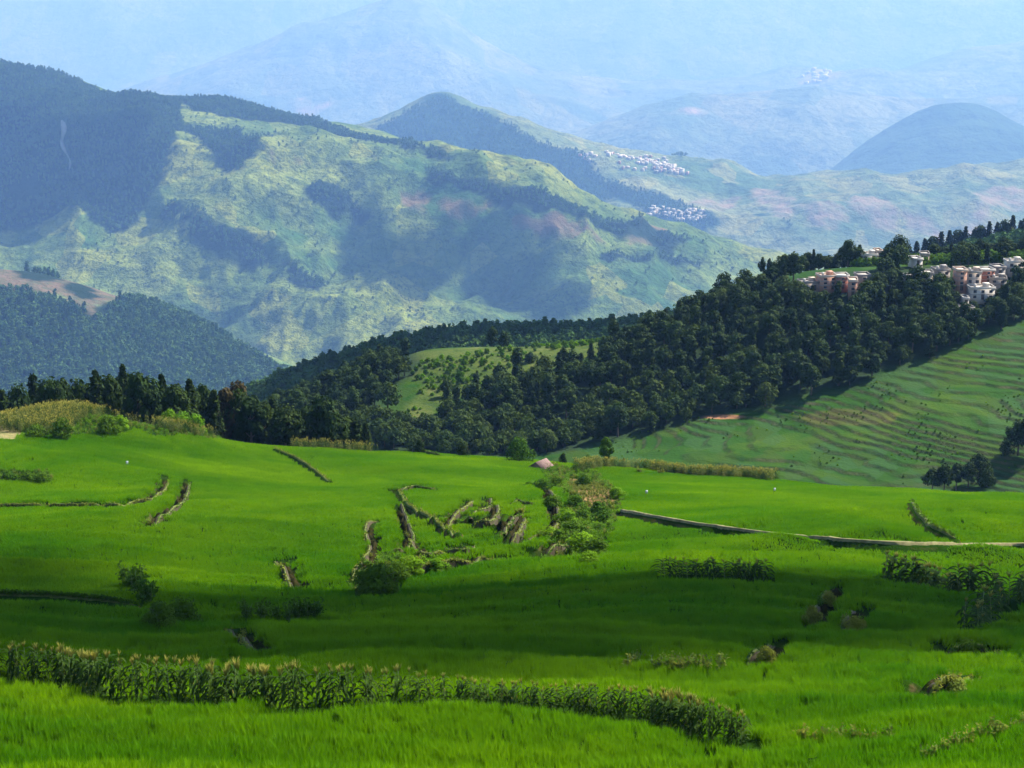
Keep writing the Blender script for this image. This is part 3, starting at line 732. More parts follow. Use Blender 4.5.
# valley floor: one sheet out past the horizon
GF = MB(); S = 27000
GF.add([(-S, -1500, -3750), (S, -1500, -3750), (S, 63000, -3750), (-S, 63000, -3750)], [(0, 1, 2, 3)])
tag(link('ground', GF.mesh('ground', [m_hill('plain_cover', (0.12, 0.18, 0.08), (0.2, 0.24, 0.12), 1500)])), kind='structure')

# ------------------------------------------------------------------ clouds that cast the shadows (high above, outside the haze)
HT = 700.0
m_cloud = NT('cloud_white'); m_cloud = m_cloud.fin((0.85, 0.86, 0.88), 1.0, spec=0.0)
def cloud(name_label, layer, poly_px, alt=1300.0, wob=0.12, seed=0, grow=0.0):
    P = layer.poly(poly_px)
    sh = P + SUNV[None] * ((alt - P[:, 2]) / SUNV[2])[:, None]
    c = sh[:, :2].mean(0); rel = sh[:, :2] - c
    ext = np.ptp(sh[:, :2], axis=0); size = max(ext)
    # grid over the polygon, puffed upwards
    n = 90; pad = 0.12 * size + grow
    gx = np.linspace(sh[:, 0].min() - pad, sh[:, 0].max() + pad, n); gy = np.linspace(sh[:, 1].min() - pad, sh[:, 1].max() + pad, n)
    X, Y = np.meshgrid(gx, gy)
    d, _, _ = seg_dist(X, Y, np.vstack([sh, sh[:1]])); s_ = np.where(inside(X, Y, sh), d, -d) + grow
    sc = min(ext); s_ = s_ + wob * sc * fbm(X, Y, sc * 0.35, 4, seed + 300)
    T = np.clip(s_ / (0.35 * sc), 0, 1) ** 0.5
    keep = s_ > -0.02 * sc
    top = alt + (0.22 * sc * T * (0.8 + 0.4 * fbm(X, Y, sc * 0.2, 4, seed + 310)))
    bot = alt - (0.05 * sc * T)
    idx = -np.ones(X.shape, int); k = np.flatnonzero(keep.ravel()); idx.ravel()[k] = np.arange(len(k)); m = len(k)
    V = np.r_[np.stack([X, Y, top], -1).reshape(-1, 3)[k], np.stack([X, Y, bot], -1).reshape(-1, 3)[k]]
    q = np.stack([idx[:-1, :-1], idx[:-1, 1:], idx[1:, 1:], idx[1:, :-1]], -1).reshape(-1, 4); q = q[(q >= 0).all(1)]
    Fc = [tuple(v) for v in q] + [tuple(v[::-1] + m) for v in q]
    from collections import Counter
    E = Counter()
    for f in q:
        for a, b in zip(f, np.roll(f, -1)): E[(int(a), int(b))] += 1
    for (a, b) in list(E):
        if (b, a) not in E: Fc.append((b, a, a + m, b + m))
    tag(link('cloud', mesh_from('cloud', V, Fc, [m_cloud], smooth=True)), kind='structure')
CLOUDS = [
 ('near', FL, [(-120,612),(0,604),(120,602),(200,600),(300,598),(360,603),(430,590),(520,585),(640,581),(700,577),(780,575),(860,582),(960,592),(1080,600),(1080,640),(960,640),(880,642),(800,648),(740,660),(640,668),(520,672),(400,668),(250,655),(100,655),(0,650),(-120,660)], 1100, 0.08, 1, 6.0),
 ('side', FL, [(-60,553),(0,556),(60,560),(110,572),(112,588),(60,594),(-60,596)], 1000, 0.06, 2, 0),
 ('spur', BL, [(225,420),(290,365),(400,325),(500,316),(620,318),(700,330),(560,350),(430,350),(380,400),(300,430)], 1200, 0.10, 4, 0),
 ('peakshade', EL, [(-200,80),(-40,80),(60,110),(120,125),(170,140),(160,175),(150,215),(110,205),(60,200),(40,225),(0,232),(-200,250)], 1900, 0.25, 5, 0),
 ('patch', EL, [(362,215),(400,212),(440,222),(470,235),(470,262),(440,280),(430,300),(400,305),(370,285),(355,250)], 1900, 0.2, 6, 0),
 ('patch2', EL, [(482,226),(520,240),(560,268),(590,300),(560,318),(500,312),(470,290),(482,260)], 1900, 0.12, 7, 0),
]
for nm, L, P, alt, wob, sd, gr in CLOUDS: cloud(nm, L, P, alt, wob, sd, gr)

# ------------------------------------------------------------------ haze
hz = NT('haze_air'); pv = hz.n('ShaderNodeVolumePrincipled')
pv.inputs['Color'].default_value = (*HAZE_COLOR, 1); pv.inputs['Density'].default_value = HAZE_DENSITY
pv.inputs['Absorption Color'].default_value = (0.46, 0.46, 0.46, 1); pv.inputs['Anisotropy'].default_value = 0.1
hz.t.links.new(pv.outputs[0], hz.out.inputs['Volume'])
hb = MB(); hb.box((0, 31000, (HT - 3802) / 2), (58000, 66000, HT + 3802))
tag(link('haze', hb.mesh('haze', [hz.m])), 'pale blue haze filling the valley and fading the far mountains', 'haze', kind='stuff')

# ------------------------------------------------------------------ trees
def leaf_cards(r, P, Nrm, size, flat=0.35):
    n = len(P); a = r.normal(size=(n, 3)); d = Nrm + flat * r.normal(size=(n, 3)); d /= np.linalg.norm(d, axis=1)[:, None] + 1e-9
    t = np.cross(d, a); t /= np.linalg.norm(t, axis=1)[:, None] + 1e-9; b = np.cross(d, t)
    s = size * r.uniform(0.6, 1.3, n)[:, None]
    w_ = 0.55 * s
    V = np.stack([P - t * s, P - b * w_ - d * 0.1 * s, P + t * s, P + b * w_ + d * 0.12 * s], 1)
    return V.reshape(-1, 3), np.arange(4 * n).reshape(n, 4)
def crown(kind, H, W, seed, nleaf, leaf):
    """returns V, F of the crown of a tree H tall and W wide"""
    r = np.random.default_rng(seed); P = []; Nn = []
    if kind == 'conifer':
        tiers = int(H * 1.4)
        for i in range(tiers):
            t = (i + 0.3) / tiers; z = H * (0.14 + 0.86 * t); rad = W / 2 * (1 - t) ** 0.55 * r.uniform(0.75, 1.15) + 0.12
            nb = max(4, int(7 * (1 - t) + 4))
            for b in range(nb):
                th = 2 * math.pi * b / nb + r.uniform(-.4, .4); L = rad * r.uniform(0.6, 1.15)
                m = max(3, int(nleaf / (tiers * nb)))
                q = r.uniform(0.15, 1, m) ** 0.7; x = np.cos(th) * q * L + r.normal(0, .12 * L, m); y = np.sin(th) * q * L + r.normal(0, .12 * L, m)
                zz_ = z - 0.28 * q * L + r.normal(0, .12, m)
                P.append(np.stack([x, y, zz_], -1)); Nn.append(np.stack([np.cos(th) * .4 + 0 * q, np.sin(th) * .4 + 0 * q, 0.9 + 0 * q], -1))
    else:
        nb = {'broad': 11, 'loose': 9, 'bush': 8, 'column': 8}[kind]
        base = {'broad': 0.35, 'loose': 0.38, 'bush': 0.12, 'column': 0.2}[kind]
        for i in range(nb):
            a = i * 2.399 + r.uniform(-.3, .3); t = (i + 0.5) / nb
            rr = W / 2 * (0.62 * math.sqrt(max(0.02, 1 - (2 * t - 0.75) ** 2)) if kind != 'column' else 0.3) * r.uniform(0.6, 1.15)
            c = np.array([math.cos(a) * rr, math.sin(a) * rr, H * (base + (0.86 - base) * t)])
            cr = W / 2 * r.uniform(0.34, 0.62) * (0.85 if kind == 'loose' else 1.05)
            m = nleaf // nb
            d = r.normal(size=(m, 3)); d /= np.linalg.norm(d, axis=1)[:, None]
            q = r.uniform(0.45, 1.05, m)[:, None] ** 0.6
            P.append(c + d * q * cr * np.array([1, 1, 0.78 if kind != 'column' else 1.3])); Nn.append(d + np.array([0, 0, .35]))
    P = np.concatenate(P); Nn = np.concatenate(Nn)
    ok = P[:, 2] > 0.05 * H * (0 if kind == 'bush' else 1); P = P[ok]; Nn = Nn[ok]
    return leaf_cards(r, P, Nn, leaf)
def trunk_mesh(kind, H, W, seed):
    r = random.Random(seed); b = MB(); r0 = 0.022 * H + 0.05
    top = H * (0.93 if kind == 'conifer' else 0.7)
    pts = [(0, 0, -0.6)] + [(r.uniform(-.03, .03) * H * k / 5, r.uniform(-.03, .03) * H * k / 5, top * k / 5) for k in range(1, 6)]
    b.tube(pts, [r0 * 1.25, r0, r0 * .85, r0 * .65, r0 * .45, r0 * .15], 7)
    for i in range(6):
        k = r.randint(2, 4); p = Vector(pts[k]); a = r.uniform(0, 6.28); L = W * (0.4 if kind != 'conifer' else 0.3)
        b.tube([p, p + Vector((math.cos(a) * L * .5, math.sin(a) * L * .5, L * .35)), p + Vector((math.cos(a) * L, math.sin(a) * L, L * .6))], [r0 * .4, r0 * .25, r0 * .08], 5)
    return b.mesh('trunk', [M['bark']])
_tree_cache = {}
def tree_meshes(kind, H, W, mat, nleaf, leaf, seed):
    k = (kind, H, W, mat, nleaf, leaf, seed)
    if k not in _tree_cache:
        V, Fc = crown(kind, H, W, seed, nleaf, leaf)
        _tree_cache[k] = (mesh_from('crown', V, Fc, [M[mat]]), trunk_mesh(kind, H, W, seed))
    return _tree_cache[k]
def tree(name, loc, kind, H, W, mat, nleaf, leaf, seed, label, group=None, cat='tree', rz=None, sc=1.0):
    cm, tm = tree_meshes(kind, H, W, mat, nleaf, leaf, seed)
    e = link(name, None, loc=loc, rz=random.uniform(0, 6.28) if rz is None else rz, sc=sc)
    tag(e, label, cat, group)
    link('trunk', tm, e); link('crown', cm, e)
    return e
def one_mesh_tree(kind, H, W, mat, nleaf, leaf, seed):
    V, Fc = crown(kind, H, W, seed, nleaf, leaf)
    b = MB(); b.tube([(0, 0, -1), (0, 0, H * .3), (0, 0, H * .65)], [0.03 * H, 0.022 * H, 0.01 * H], 5)
    n = len(V); VV = np.r_[V, np.array(b.V)]; FF = [tuple(f) for f in Fc] + [tuple(i + n for i in f) for f in b.F]
    return mesh_from('tree', VV, FF, [M[mat], M['bark']], [0] * len(Fc) + [1] * len(b.F))

def sample_poly(L, P, spacing, rs=0):
    r = np.random.default_rng(rs)
    x0, y0 = P[:, 0].min(), P[:, 1].min(); x1, y1 = P[:, 0].max(), P[:, 1].max()
    xs = np.arange(x0, x1, spacing); ys = np.arange(y0, y1, spacing * 0.9); X, Y = np.meshgrid(xs, ys); X = X + (np.arange(len(ys)) % 2)[:, None] * spacing / 2
    X = X.ravel() + r.uniform(-.35, .35, X.size) * spacing; Y = Y.ravel() + r.uniform(-.35, .35, Y.size) * spacing
    k = inside(X, Y, P); return X[k], Y[k]

# wood on the ridge below the village: the nearest 300 are trees of their own, the rest one mass
X, Y = sample_poly(VL, forestP, 6.4, 3)
nz = fbm(X, Y, 45, 2, 55)
px, py = prj(X, Y, VL.h(X, Y))
dryk = soft_in  # noqa
k = ~inside(X, Y, dryP) | (rng.random(len(X)) < 0.05)
housesP = [VL.poly([(794,298),(794,268),(876,258),(876,300),(850,304)]), VL.poly([(900,294),(902,266),(950,260),(952,292)]), VL.poly([(952,322),(950,270),(1030,258),(1030,290),(1000,305),(975,325)])]
for hp in housesP: k &= ~inside(X, Y, hp)
k &= (px > 230) & (px < 1090)
X, Y, nz, px, py = X[k], Y[k], nz[k], px[k], py[k]
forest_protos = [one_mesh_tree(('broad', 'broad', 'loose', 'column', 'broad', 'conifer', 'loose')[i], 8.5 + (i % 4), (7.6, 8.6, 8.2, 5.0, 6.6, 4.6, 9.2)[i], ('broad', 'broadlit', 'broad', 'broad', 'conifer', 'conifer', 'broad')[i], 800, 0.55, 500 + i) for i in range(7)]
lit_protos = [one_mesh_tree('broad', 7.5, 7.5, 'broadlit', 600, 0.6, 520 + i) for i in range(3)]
order = np.argsort(Y + 0.0 * px)
inview = [i for i in order if -5 < px[i] < 1029]
solo = set(inview[:172]); rest = [i for i in range(len(X)) if i not in solo]
Z = VL.h(X, Y)
GR = 'broadleaf trees of the dark wood below the village'
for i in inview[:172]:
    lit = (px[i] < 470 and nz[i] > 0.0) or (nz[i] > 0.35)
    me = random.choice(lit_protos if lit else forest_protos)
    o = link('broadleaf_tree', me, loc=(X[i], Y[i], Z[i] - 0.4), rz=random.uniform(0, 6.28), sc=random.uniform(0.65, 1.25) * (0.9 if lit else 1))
    tag(o, ('tree coloured sunlit pale green near the lower edge of the wood below the village' if lit else 'dark green tree near the lower edge of the wood below the village'), 'tree', GR + (' (pale)' if lit else ''))
ri = np.array(rest)
scatter('wood', np.stack([X, Y, Z - 0.4], -1)[ri], rng.uniform(0, 6.28, len(ri)), rng.uniform(0.75, 1.2, len(ri)), forest_protos, 'dense dark wood of close crowns climbing the ridge to the village', 'wood')
# bushes and scrub on the sunny clearing
cl_protos = [one_mesh_tree('bush', 2.4, 3.2, 'bush', 160, 0.45, 540 + i) for i in range(3)] + [one_mesh_tree('bush', 1.8, 3.0, 'brightbush', 160, 0.45, 545 + i) for i in range(2)]
X, Y = sample_poly(VL, dryP, 2.6, 5); k = (fbm(X, Y, 22, 3, 66) + 0.5 * rng.random(len(X))) > 0.38; X, Y = X[k], Y[k]
scatter('scrub', np.stack([X, Y, VL.h(X, Y)], -1), rng.uniform(0, 6.28, len(X)), rng.uniform(0.25, 0.8, len(X)), cl_protos, 'scrub and low bushes on the sunny grass clearing', 'scrub')
# scrub and small trees on the open ridge top behind the houses
a_ = unp(np.array([770, 800, 850, 900, 950, 1000, 1060]), 300, 712.0); b_ = unp(np.array([1060, 1000, 950, 900, 850, 800, 770]), 300, 780.0)
X, Y = sample_poly(VL, np.vstack([a_, b_]), 3.4, 12); k = rng.random(len(X)) < 0.7; X, Y = X[k], Y[k]; px_, py_ = prj(X, Y, VL.h(X, Y))
k = py_ < 268 - 0.02 * (px_ - 800); X, Y = X[k], Y[k]
scatter('ridge_scrub', np.stack([X, Y, VL.h(X, Y) - .2], -1), rng.uniform(0, 6.28, len(X)), rng.uniform(0.9, 1.5, len(X)), cl_protos[:3], 'dark scrub covering the open ridge top behind the village', 'scrub')
# weeds and scattered shrubs on the valley terraces
X, Y = sample_poly(VL, terrP, 2.2, 6); k = (fbm(X, Y, 16, 3, 67) + 0.7 * rng.random(len(X))) > 0.74; X, Y = X[k], Y[k]
scatter('terrace_scrub', np.stack([X, Y, VL.h(X, Y)], -1), rng.uniform(0, 6.28, len(X)), rng.uniform(0.10, 0.30, len(X)), cl_protos, 'low weeds along the edges of the valley terraces', 'scrub')

# masses of far trees
far_protos = [one_mesh_tree(('broad', 'loose', 'column', 'broad', 'broad', 'conifer', 'loose')[i], 9 + i % 3, (8.5, 8, 5, 9, 8, 4.8, 7.5)[i], 'farwood', 80, 1.3, 560 + i) for i in range(7)]
def far_wood(name, L, polys, spacing, label, frac=1.0, scale=1.0, wob=1.0, seed=0, thr=None):
    xs, ys = [], []; kk = getattr(L, 'k', 1.0); spacing *= kk; scale *= kk ** 0.8
    for i, p in enumerate(polys):
        a, b = sample_poly(L, L.poly(p), spacing, seed + i); xs.append(a); ys.append(b)
    x = np.concatenate(xs); y = np.concatenate(ys)
    a = np.clip((x / y - L.u[0]) / (L.u[1] - L.u[0]), 0, len(L.u) - 1).astype(int)
    j = np.clip((np.clip((y - L.lo) / (L.hi - L.lo), 0, 1)) ** (1 / L.pw) * (L.nd - 1), 0, L.nd - 1).astype(int)
    k = (L.attrs['bare'][j, a] < 0.4) & ((L.attrs['wood'][j, a] > 0.35) | (thr is not None)) & (rng.random(len(x)) < frac) & (np.abs(x / y) < 0.31)
    if thr is not None: k &= (fbm(x, y, 420, 4, 88) + 0.25 * rng.random(len(x))) > thr
    x, y = x[k], y[k]
    scatter(name, np.stack([x, y, L.h(x, y) - 1], -1), rng.uniform(0, 6.28, len(x)), rng.uniform(0.65, 1.25, len(x)) * scale, far_protos, label, 'wood')
far_wood('spur_wood', BL, [[(-200,470),(1250,470),(1250,215),(930,255),(700,310),(400,338),(230,405),(-200,440)]], 6.5, 'dark blue green wood on the spur behind the sunny clearing', 1, 0.95)
far_wood('hill_wood', DL, [[(-300,293),(60,300),(105,322),(112,306),(160,306),(235,345),(290,375),(360,430),(-300,430)], [(10,262),(60,266),(60,280),(25,278)], [(68,283),(88,286),(95,300),(75,302)], [(105,273),(160,292),(205,318),(180,318),(140,296)]], 7.5, 'blue green wood covering the hill at left', 1, 1.5)
far_wood('mountain_wood', EL, woodE, 10, 'dark woods in belts and patches on the sunlit mountainside', 0.9, 1.35)
far_wood('mountain_scrub', EL, [[(-100,60),(180,103),(440,150),(760,260),(600,315),(400,318),(200,330),(-100,300)]], 26, 'single trees and hedges dotted over the sunlit mountainside', 0.55, 0.85, thr=0.12)
far_wood('town_wood', TL, woodF, 16, 'hazy woods on the mountain around the white town', 0.9, 1.6)

# rows of trees seen against the sky line of the near fields
def field_tree(px, D, py_top, kind, mat, label, W=None, name='broadleaf_tree', group=None, nleaf=2600, leaf=0.42, L=FL, py_base=None, seed=0, cat='tree'):
    if py_base is not None: p = L.hit([px], [py_base])[0]
    else:
        q = unp(px, 400, D); p = np.array([q[0], D, float(L.h(q[0], D))])
    top = unp(px, py_top, p[1])[2]; H = max(1.2, top - p[2])
    Wd = W if W else H * 0.6
    Hq = 10.0 if kind != 'bush' else 4.0
    Wq = Hq * {'conifer': 0.42, 'broad': 0.75, 'loose': 0.7, 'bush': 1.25, 'column': 0.4}[kind]
    return tree(name, (p[0], p[1], p[2] - 0.2), kind, Hq, Wq, mat, nleaf, leaf if kind != 'bush' else leaf * 0.55, 600 + seed, label, group, cat, sc=(Wd / Wq, Wd / Wq, H / Hq))
GT = 'dark trees behind the left end of the rice fields'
row = []
tops = [(2,388),(18,384),(34,372),(50,377),(62,374),(80,378),(96,368),(110,372),(124,362),(138,368),(150,375),(162,372),(176,382),(190,377),(202,380),(214,388),(226,382),(238,378),(250,392),(262,398),(272,396),(284,404),(296,408),(308,402),(322,392),(334,412),(346,416),(356,418)]
kinds = ['broad', 'conifer', 'loose', 'broad', 'loose', 'broad', 'conifer']
for i, (px_, pt) in enumerate(tops):
    kd = kinds[i % 7] if px_ > 60 else ('conifer' if i % 2 == 0 else 'broad')
    if 145 < px_ < 205 and i % 2: kd = 'conifer'
    mt = 'brown' if px_ in (226, 238) else ('conifer' if kd == 'conifer' else 'broad')
    D = 372 + 8 * (i % 3) + (8 if px_ > 200 else 0)
    nm = 'conifer' if kd == 'conifer' else 'broadleaf_tree'
    lab = {'conifer': 'dark pointed conifer in the tree belt behind the maize mound', 'broad': 'dark round crowned tree in the tree belt behind the maize mound', 'loose': 'dark loose crowned tree in the tree belt behind the maize mound'}[kd]
    if mt == 'brown': lab = 'rusty brown tree among the dark trees behind the left field edge'
    if px_ > 215 and mt != 'brown': lab = lab.replace('behind the maize mound', 'dropping behind the middle field edge')
    field_tree(px_, D, pt, kd, mt, lab, W=(4.6 if kd == 'conifer' else 7.6), name=nm, group=GT + ': ' + ('rusty' if mt == 'brown' else kd + (' middle' if px_ > 215 else ' left')), seed=i % 5 + (10 if kd == 'conifer' else 0))
for i in range(24):
    px_ = 6 + i * 14.5; D = 388 + 6 * (i % 2)
    pt = np.interp(px_, [t[0] for t in tops], [t[1] for t in tops]) + 9 + (i * 7 % 5)
    lm = px_ > 215
    field_tree(px_, D, pt, 'broad', 'broad', 'dark bushy tree filling the belt behind the ' + ('middle field edge' if lm else 'maize mound'), W=7.0, group=GT + ': bushy' + (' middle' if lm else ' left'), seed=i % 4)
# single trees
singles = [
 (518, 463, 437, 'bush', 'bush', 6.4, 'round dark bush on the field edge left of the small hut roof', 'round_bush', 'bush'),
 (606, 466, 434, 'loose', 'bush', 3.6, 'slim leafy tree standing alone at the field edge above the maize strip', 'broadleaf_tree', 'tree'),
 (563, 462, 452, 'bush', 'conifer', 1.8, 'small dark bush on the field edge right of the hut roof', 'bush', 'bush'),
 (588, 465, 454, 'bush', 'bush', 2.2, 'small leafy bush just left of the slim lone tree', 'bush', 'bush'),
 (420, 452, 438, 'bush', 'broad', 2.8, 'low dark bush on the field edge below the wood', 'bush', 'bush'),
 (366, 450, 420, 'conifer', 'conifer', 3.0, 'small dark conifer alone where the field edge meets the wood', 'conifer', 'tree'),
 (463, 455, 443, 'bush', 'broad', 3.2, 'low dark bush on the field edge left of the big round bush', 'bush', 'bush'),
]
for i, (a, b, c, kd, mt, W_, lab, nm, ct_) in enumerate(singles):
    field_tree(a, 0, c, kd, mt, lab, W=W_, name=nm, py_base=b, seed=30 + i, cat=ct_, leaf=0.30)
vs_ = [
 (492, 346, 325, 'loose', 'broad', 5.5, 'tall dark tree on the crest of the sunny clearing', 'broadleaf_tree', 'tree'),
 (504, 346, 331, 'broad', 'broad', 5.0, 'shorter dark tree beside the tall one on the clearing crest', 'broadleaf_tree', 'tree'),
 (446, 396, 378, 'broad', 'broad', 5.0, 'dark round tree in the lower part of the sunny clearing', 'broadleaf_tree', 'tree'),
 (460, 385, 370, 'broad', 'bush', 4.2, 'middle green tree just above the round tree in the clearing', 'broadleaf_tree', 'tree'),
 (477, 383, 370, 'conifer', 'conifer', 2.6, 'small pointed conifer on the lower clearing', 'conifer', 'tree'),
 (530, 362, 352, 'bush', 'broad', 5.5, 'low dark bush in the middle of the sunny clearing', 'bush', 'bush'),
 (899, 262, 234, 'broad', 'conifer', 8.5, 'tallest dark tree on the skyline between the village houses', 'broadleaf_tree', 'tree'),
 (888, 262, 242, 'broad', 'broad', 6.0, 'dark tree leaning against the tallest skyline tree from the left', 'broadleaf_tree', 'tree'),
 (848, 262, 238, 'broad', 'broad', 8.0, 'broad dark tree on the skyline above the pink houses', 'broadleaf_tree', 'tree'),
 (858, 262, 246, 'broad', 'broad', 7.0, 'dark tree on the right shoulder of the broad skyline tree', 'broadleaf_tree', 'tree'),
 (762, 272, 255, 'loose', 'broad', 3.2, 'thin left one of two small trees standing up from the ridge', 'broadleaf_tree', 'tree'),
 (769, 272, 256, 'loose', 'conifer', 3.0, 'thin right one of two small trees standing up from the ridge', 'broadleaf_tree', 'tree'),
 (932, 492, 466, 'broad', 'broad', 6.5, 'leftmost dark tree of the clump on the terraces at right', 'broadleaf_tree', 'tree'),
 (944, 492, 462, 'broad', 'broad', 6.0, 'second dark tree of the clump on the terraces at right', 'broadleaf_tree', 'tree'),
 (956, 490, 461, 'loose', 'broad', 5.5, 'middle dark tree of the clump on the terraces at right', 'broadleaf_tree', 'tree'),
 (968, 487, 460, 'broad', 'broad', 5.2, 'fourth dark tree of the clump on the terraces at right', 'broadleaf_tree', 'tree'),
 (978, 482, 451, 'broad', 'conifer', 6.5, 'tallest dark tree at the right of the clump on the terraces', 'broadleaf_tree', 'tree'),
 (986, 487, 467, 'bush', 'broad', 6.0, 'low dark bush at the right foot of the terrace clump', 'bush', 'bush'),
 (1018, 455, 418, 'broad', 'conifer', 8.5, 'large dark tree cut by the right edge of the picture', 'broadleaf_tree', 'tree'),
 (1030, 455, 412, 'broad', 'conifer', 8.5, 'dark tree at the right picture edge behind the large one', 'broadleaf_tree', 'tree'),
 (1006, 455, 440, 'bush', 'broad', 4.5, 'low dark bush left of the large tree at the right edge', 'bush', 'bush'),
]
for i, (a, b, c, kd, mt, W_, lab, nm, ct_) in enumerate(vs_):
    field_tree(a, 0, c, kd, mt, lab, W=W_, name=nm, L=VL, py_base=b, seed=50 + i % 9, cat=ct_, nleaf=1500, leaf=0.42)
rr_ = random.Random(5)
for i in range(46):
    px_ = 772 + i * 5.7; top = np.interp(px_, [772, 800, 850, 900, 950, 1000, 1030], [257, 251, 246, 247, 243, 237, 234]) + rr_.uniform(-3, 6)
    if 860 < px_ < 882 or 908 < px_ < 930: top += 11
    D = 768 + 14 * rr_.random(); q = unp(px_, 300, D); z = float(VL.h(q[0], D)); H = max(3.0, float(unp(px_, top, D)[2]) - z); kd = ('broad', 'loose', 'broad', 'conifer')[i % 4]
    cm, tm = tree_meshes(kd, 10.0, 7.5 if kd != 'conifer' else 4.4, 'broad', 1300, 0.5, 660 + i % 5); w_ = rr_.uniform(.7, 1.1)
    e = link('broadleaf_tree' if kd != 'conifer' else 'conifer', None, loc=(q[0], D, z - .3), rz=i, sc=(w_, w_, H / 10)); tag(e, 'dark tree on the ridge top behind the village houses' if kd != 'conifer' else 'dark narrow conifer on the ridge top behind the village houses', 'tree', 'trees on the ridge top behind the village' + (' (conifers)' if kd == 'conifer' else ''))
    link('trunk', tm, e); link('crown', cm, e)
# conifers on the skyline at upper right
sk = [(905,246),(914,241),(922,238),(930,235),(938,231),(946,230),(955,229),(962,226),(970,230),(977,224),(985,221),(993,222),(1001,219),(1008,215),(1016,220),(1024,214),(1032,218)]
for i, (a, c) in enumerate(sk):
    q = unp(a, 300, 1290); z = float(BL.h(q[0], 1290)); p = np.array([q[0], 1290, z]); top = unp(a, c, 1290)[2]
    H = max(8, top - z); kd = 'conifer' if i % 3 else 'broad'; cm, tm = tree_meshes(kd, 10.0, 4.2 if i % 3 else 7.0, 'conifer' if i % 3 else 'broad', 1200, 0.5, 640 + i % 4)
    e = link('conifer' if i % 3 else 'broadleaf_tree', None, loc=p, rz=i, sc=(1.7, 1.7, H / 10)); tag(e, 'bluish pointed conifer in the skyline row above the village' if i % 3 else 'bluish round crowned tree in the skyline row above the village', 'tree', 'conifers along the upper right skyline' if i % 3 else 'round trees along the upper right skyline')
    link('trunk', tm, e); link('crown', cm, e)

# ------------------------------------------------------------------ maize
def leaf_strip(b, base, ang, L, wd, droop, m=0, n=6, up=1.0):
    V = []; d = Vector((math.cos(ang), math.sin(ang), 0)); s = Vector((-d.y, d.x, 0))
    for i in range(n + 1):
        t = i / n
        p = Vector(base) + d * (L * (t * 0.75)) + Vector((0, 0, up * L * (0.75 * t - droop * t * t)))
        w_ = wd * (0.35 + 2.2 * t * (1 - t)) * (1 if i < n else 0.05)
        V += [p - s * w_ / 2 + Vector((0, 0, 0.25 * w_)), p, p + s * w_ / 2 + Vector((0, 0, 0.25 * w_))]
    Fc = []
    for i in range(n):
        k = 3 * i; Fc += [(k, k + 1, k + 4, k + 3), (k + 1, k + 2, k + 5, k + 4)]
    b.add(V, Fc, m)
def corn_parts(seed, H=2.1, tas=True):
    r = random.Random(seed)
    st_ = MB(); lean = (r.uniform(-.08, .08), r.uniform(-.08, .08))
    pts = [(lean[0] * t * H, lean[1] * t * H, t * H - 0.1) for t in (0, .35, .7, 1)]
    st_.tube(pts, [0.02, 0.018, 0.013, 0.008], 6)
    lv = MB(); n = r.randint(11, 14); a0 = r.uniform(0, 6.28)
    for i in range(n):
        t = 0.12 + 0.83 * i / n
        leaf_strip(lv, (lean[0] * t * H, lean[1] * t * H, t * H), a0 + i * math.pi + r.uniform(-.6, .6), r.uniform(0.6, 0.95) * (1.05 - 0.35 * abs(t - 0.5)), r.uniform(0.13, 0.18), r.uniform(0.75, 1.3))
    out_ = [('stalk', st_.mesh('stalk', [M['corn_stalk']])), ('leaves', lv.mesh('leaves', [M['corn_leaf']]))]
    if tas:
        tb = MB(); top = Vector((lean[0] * H, lean[1] * H, H - 0.12))
        for i in range(9):
            a = r.uniform(0, 6.28); s_ = r.uniform(0.08, 0.2) if i else 0
            L = r.uniform(0.26, 0.42)
            p1 = top + Vector((math.cos(a) * s_, math.sin(a) * s_, L)); pm = (top + p1) / 2 + Vector((0, 0, .03))
            tb.tube([top, pm, p1], [0.012, 0.014, 0.004], 4)
        out_.append(('tassel', tb.mesh('tassel', [M['tassel']])))
    e_ = MB(); c = Vector((lean[0] * .5 * H, lean[1] * .5 * H, .5 * H)); a = r.uniform(0, 6.28)
    e_.tube([c, c + Vector((math.cos(a) * .05, math.sin(a) * .05, .12)), c + Vector((math.cos(a) * .08, math.sin(a) * .08, .24))], [0.018, 0.03, 0.01], 6)
    out_.append(('ear', e_.mesh('ear', [M['tassel']])))
    return out_
corn_var = [corn_parts(700 + i, 1.95 + 0.05 * (i % 4), i % 5 != 4) for i in range(9)]
TOPS = [(-20,639),(0,640),(60,645),(100,650),(160,655),(250,663),(340,662),(400,667),(440,672),(460,676),(550,682),(650,687),(700,696),(750,710),(800,716)]
def corn(x, y, sc, label, group, i):
    if 'front row' in label:
        zb = float(FL.h(x, y)); pxx = float(prj(x, y, zb)[0]); tp = np.interp(pxx, [t[0] for t in TOPS], [t[1] for t in TOPS]) + random.uniform(-3, 5)
        hz_ = float(unp(pxx, tp, y)[2]) - zb; k = min(2.1, max(0.55, hz_ / 2.3)); sc = (max(.85, min(1.4, k)), max(.85, min(1.4, k)), k)
    if 'front row' not in label: sc = (sc * 1.7, sc * 1.7, sc)
    e = link('maize_plant', None, loc=(x, y, float(FL.h(x, y))), rz=random.uniform(0, 6.28), sc=sc); tag(e, label, 'maize plant', group)
    for nm, me in corn_var[i % 9]: link(nm, me, e)
def along(P, n, off=0.0, jit=0.3):
    s_ = np.r_[0, np.cumsum(np.hypot(*np.diff(P[:, :2], axis=0).T))]; t = (np.arange(n) + 0.5) / n * s_[-1]
    x = np.interp(t, s_, P[:, 0]); y = np.interp(t, s_, P[:, 1])
    return x + rng.normal(0, jit, n), y + off + rng.normal(0, jit, n)
ci_ = 0
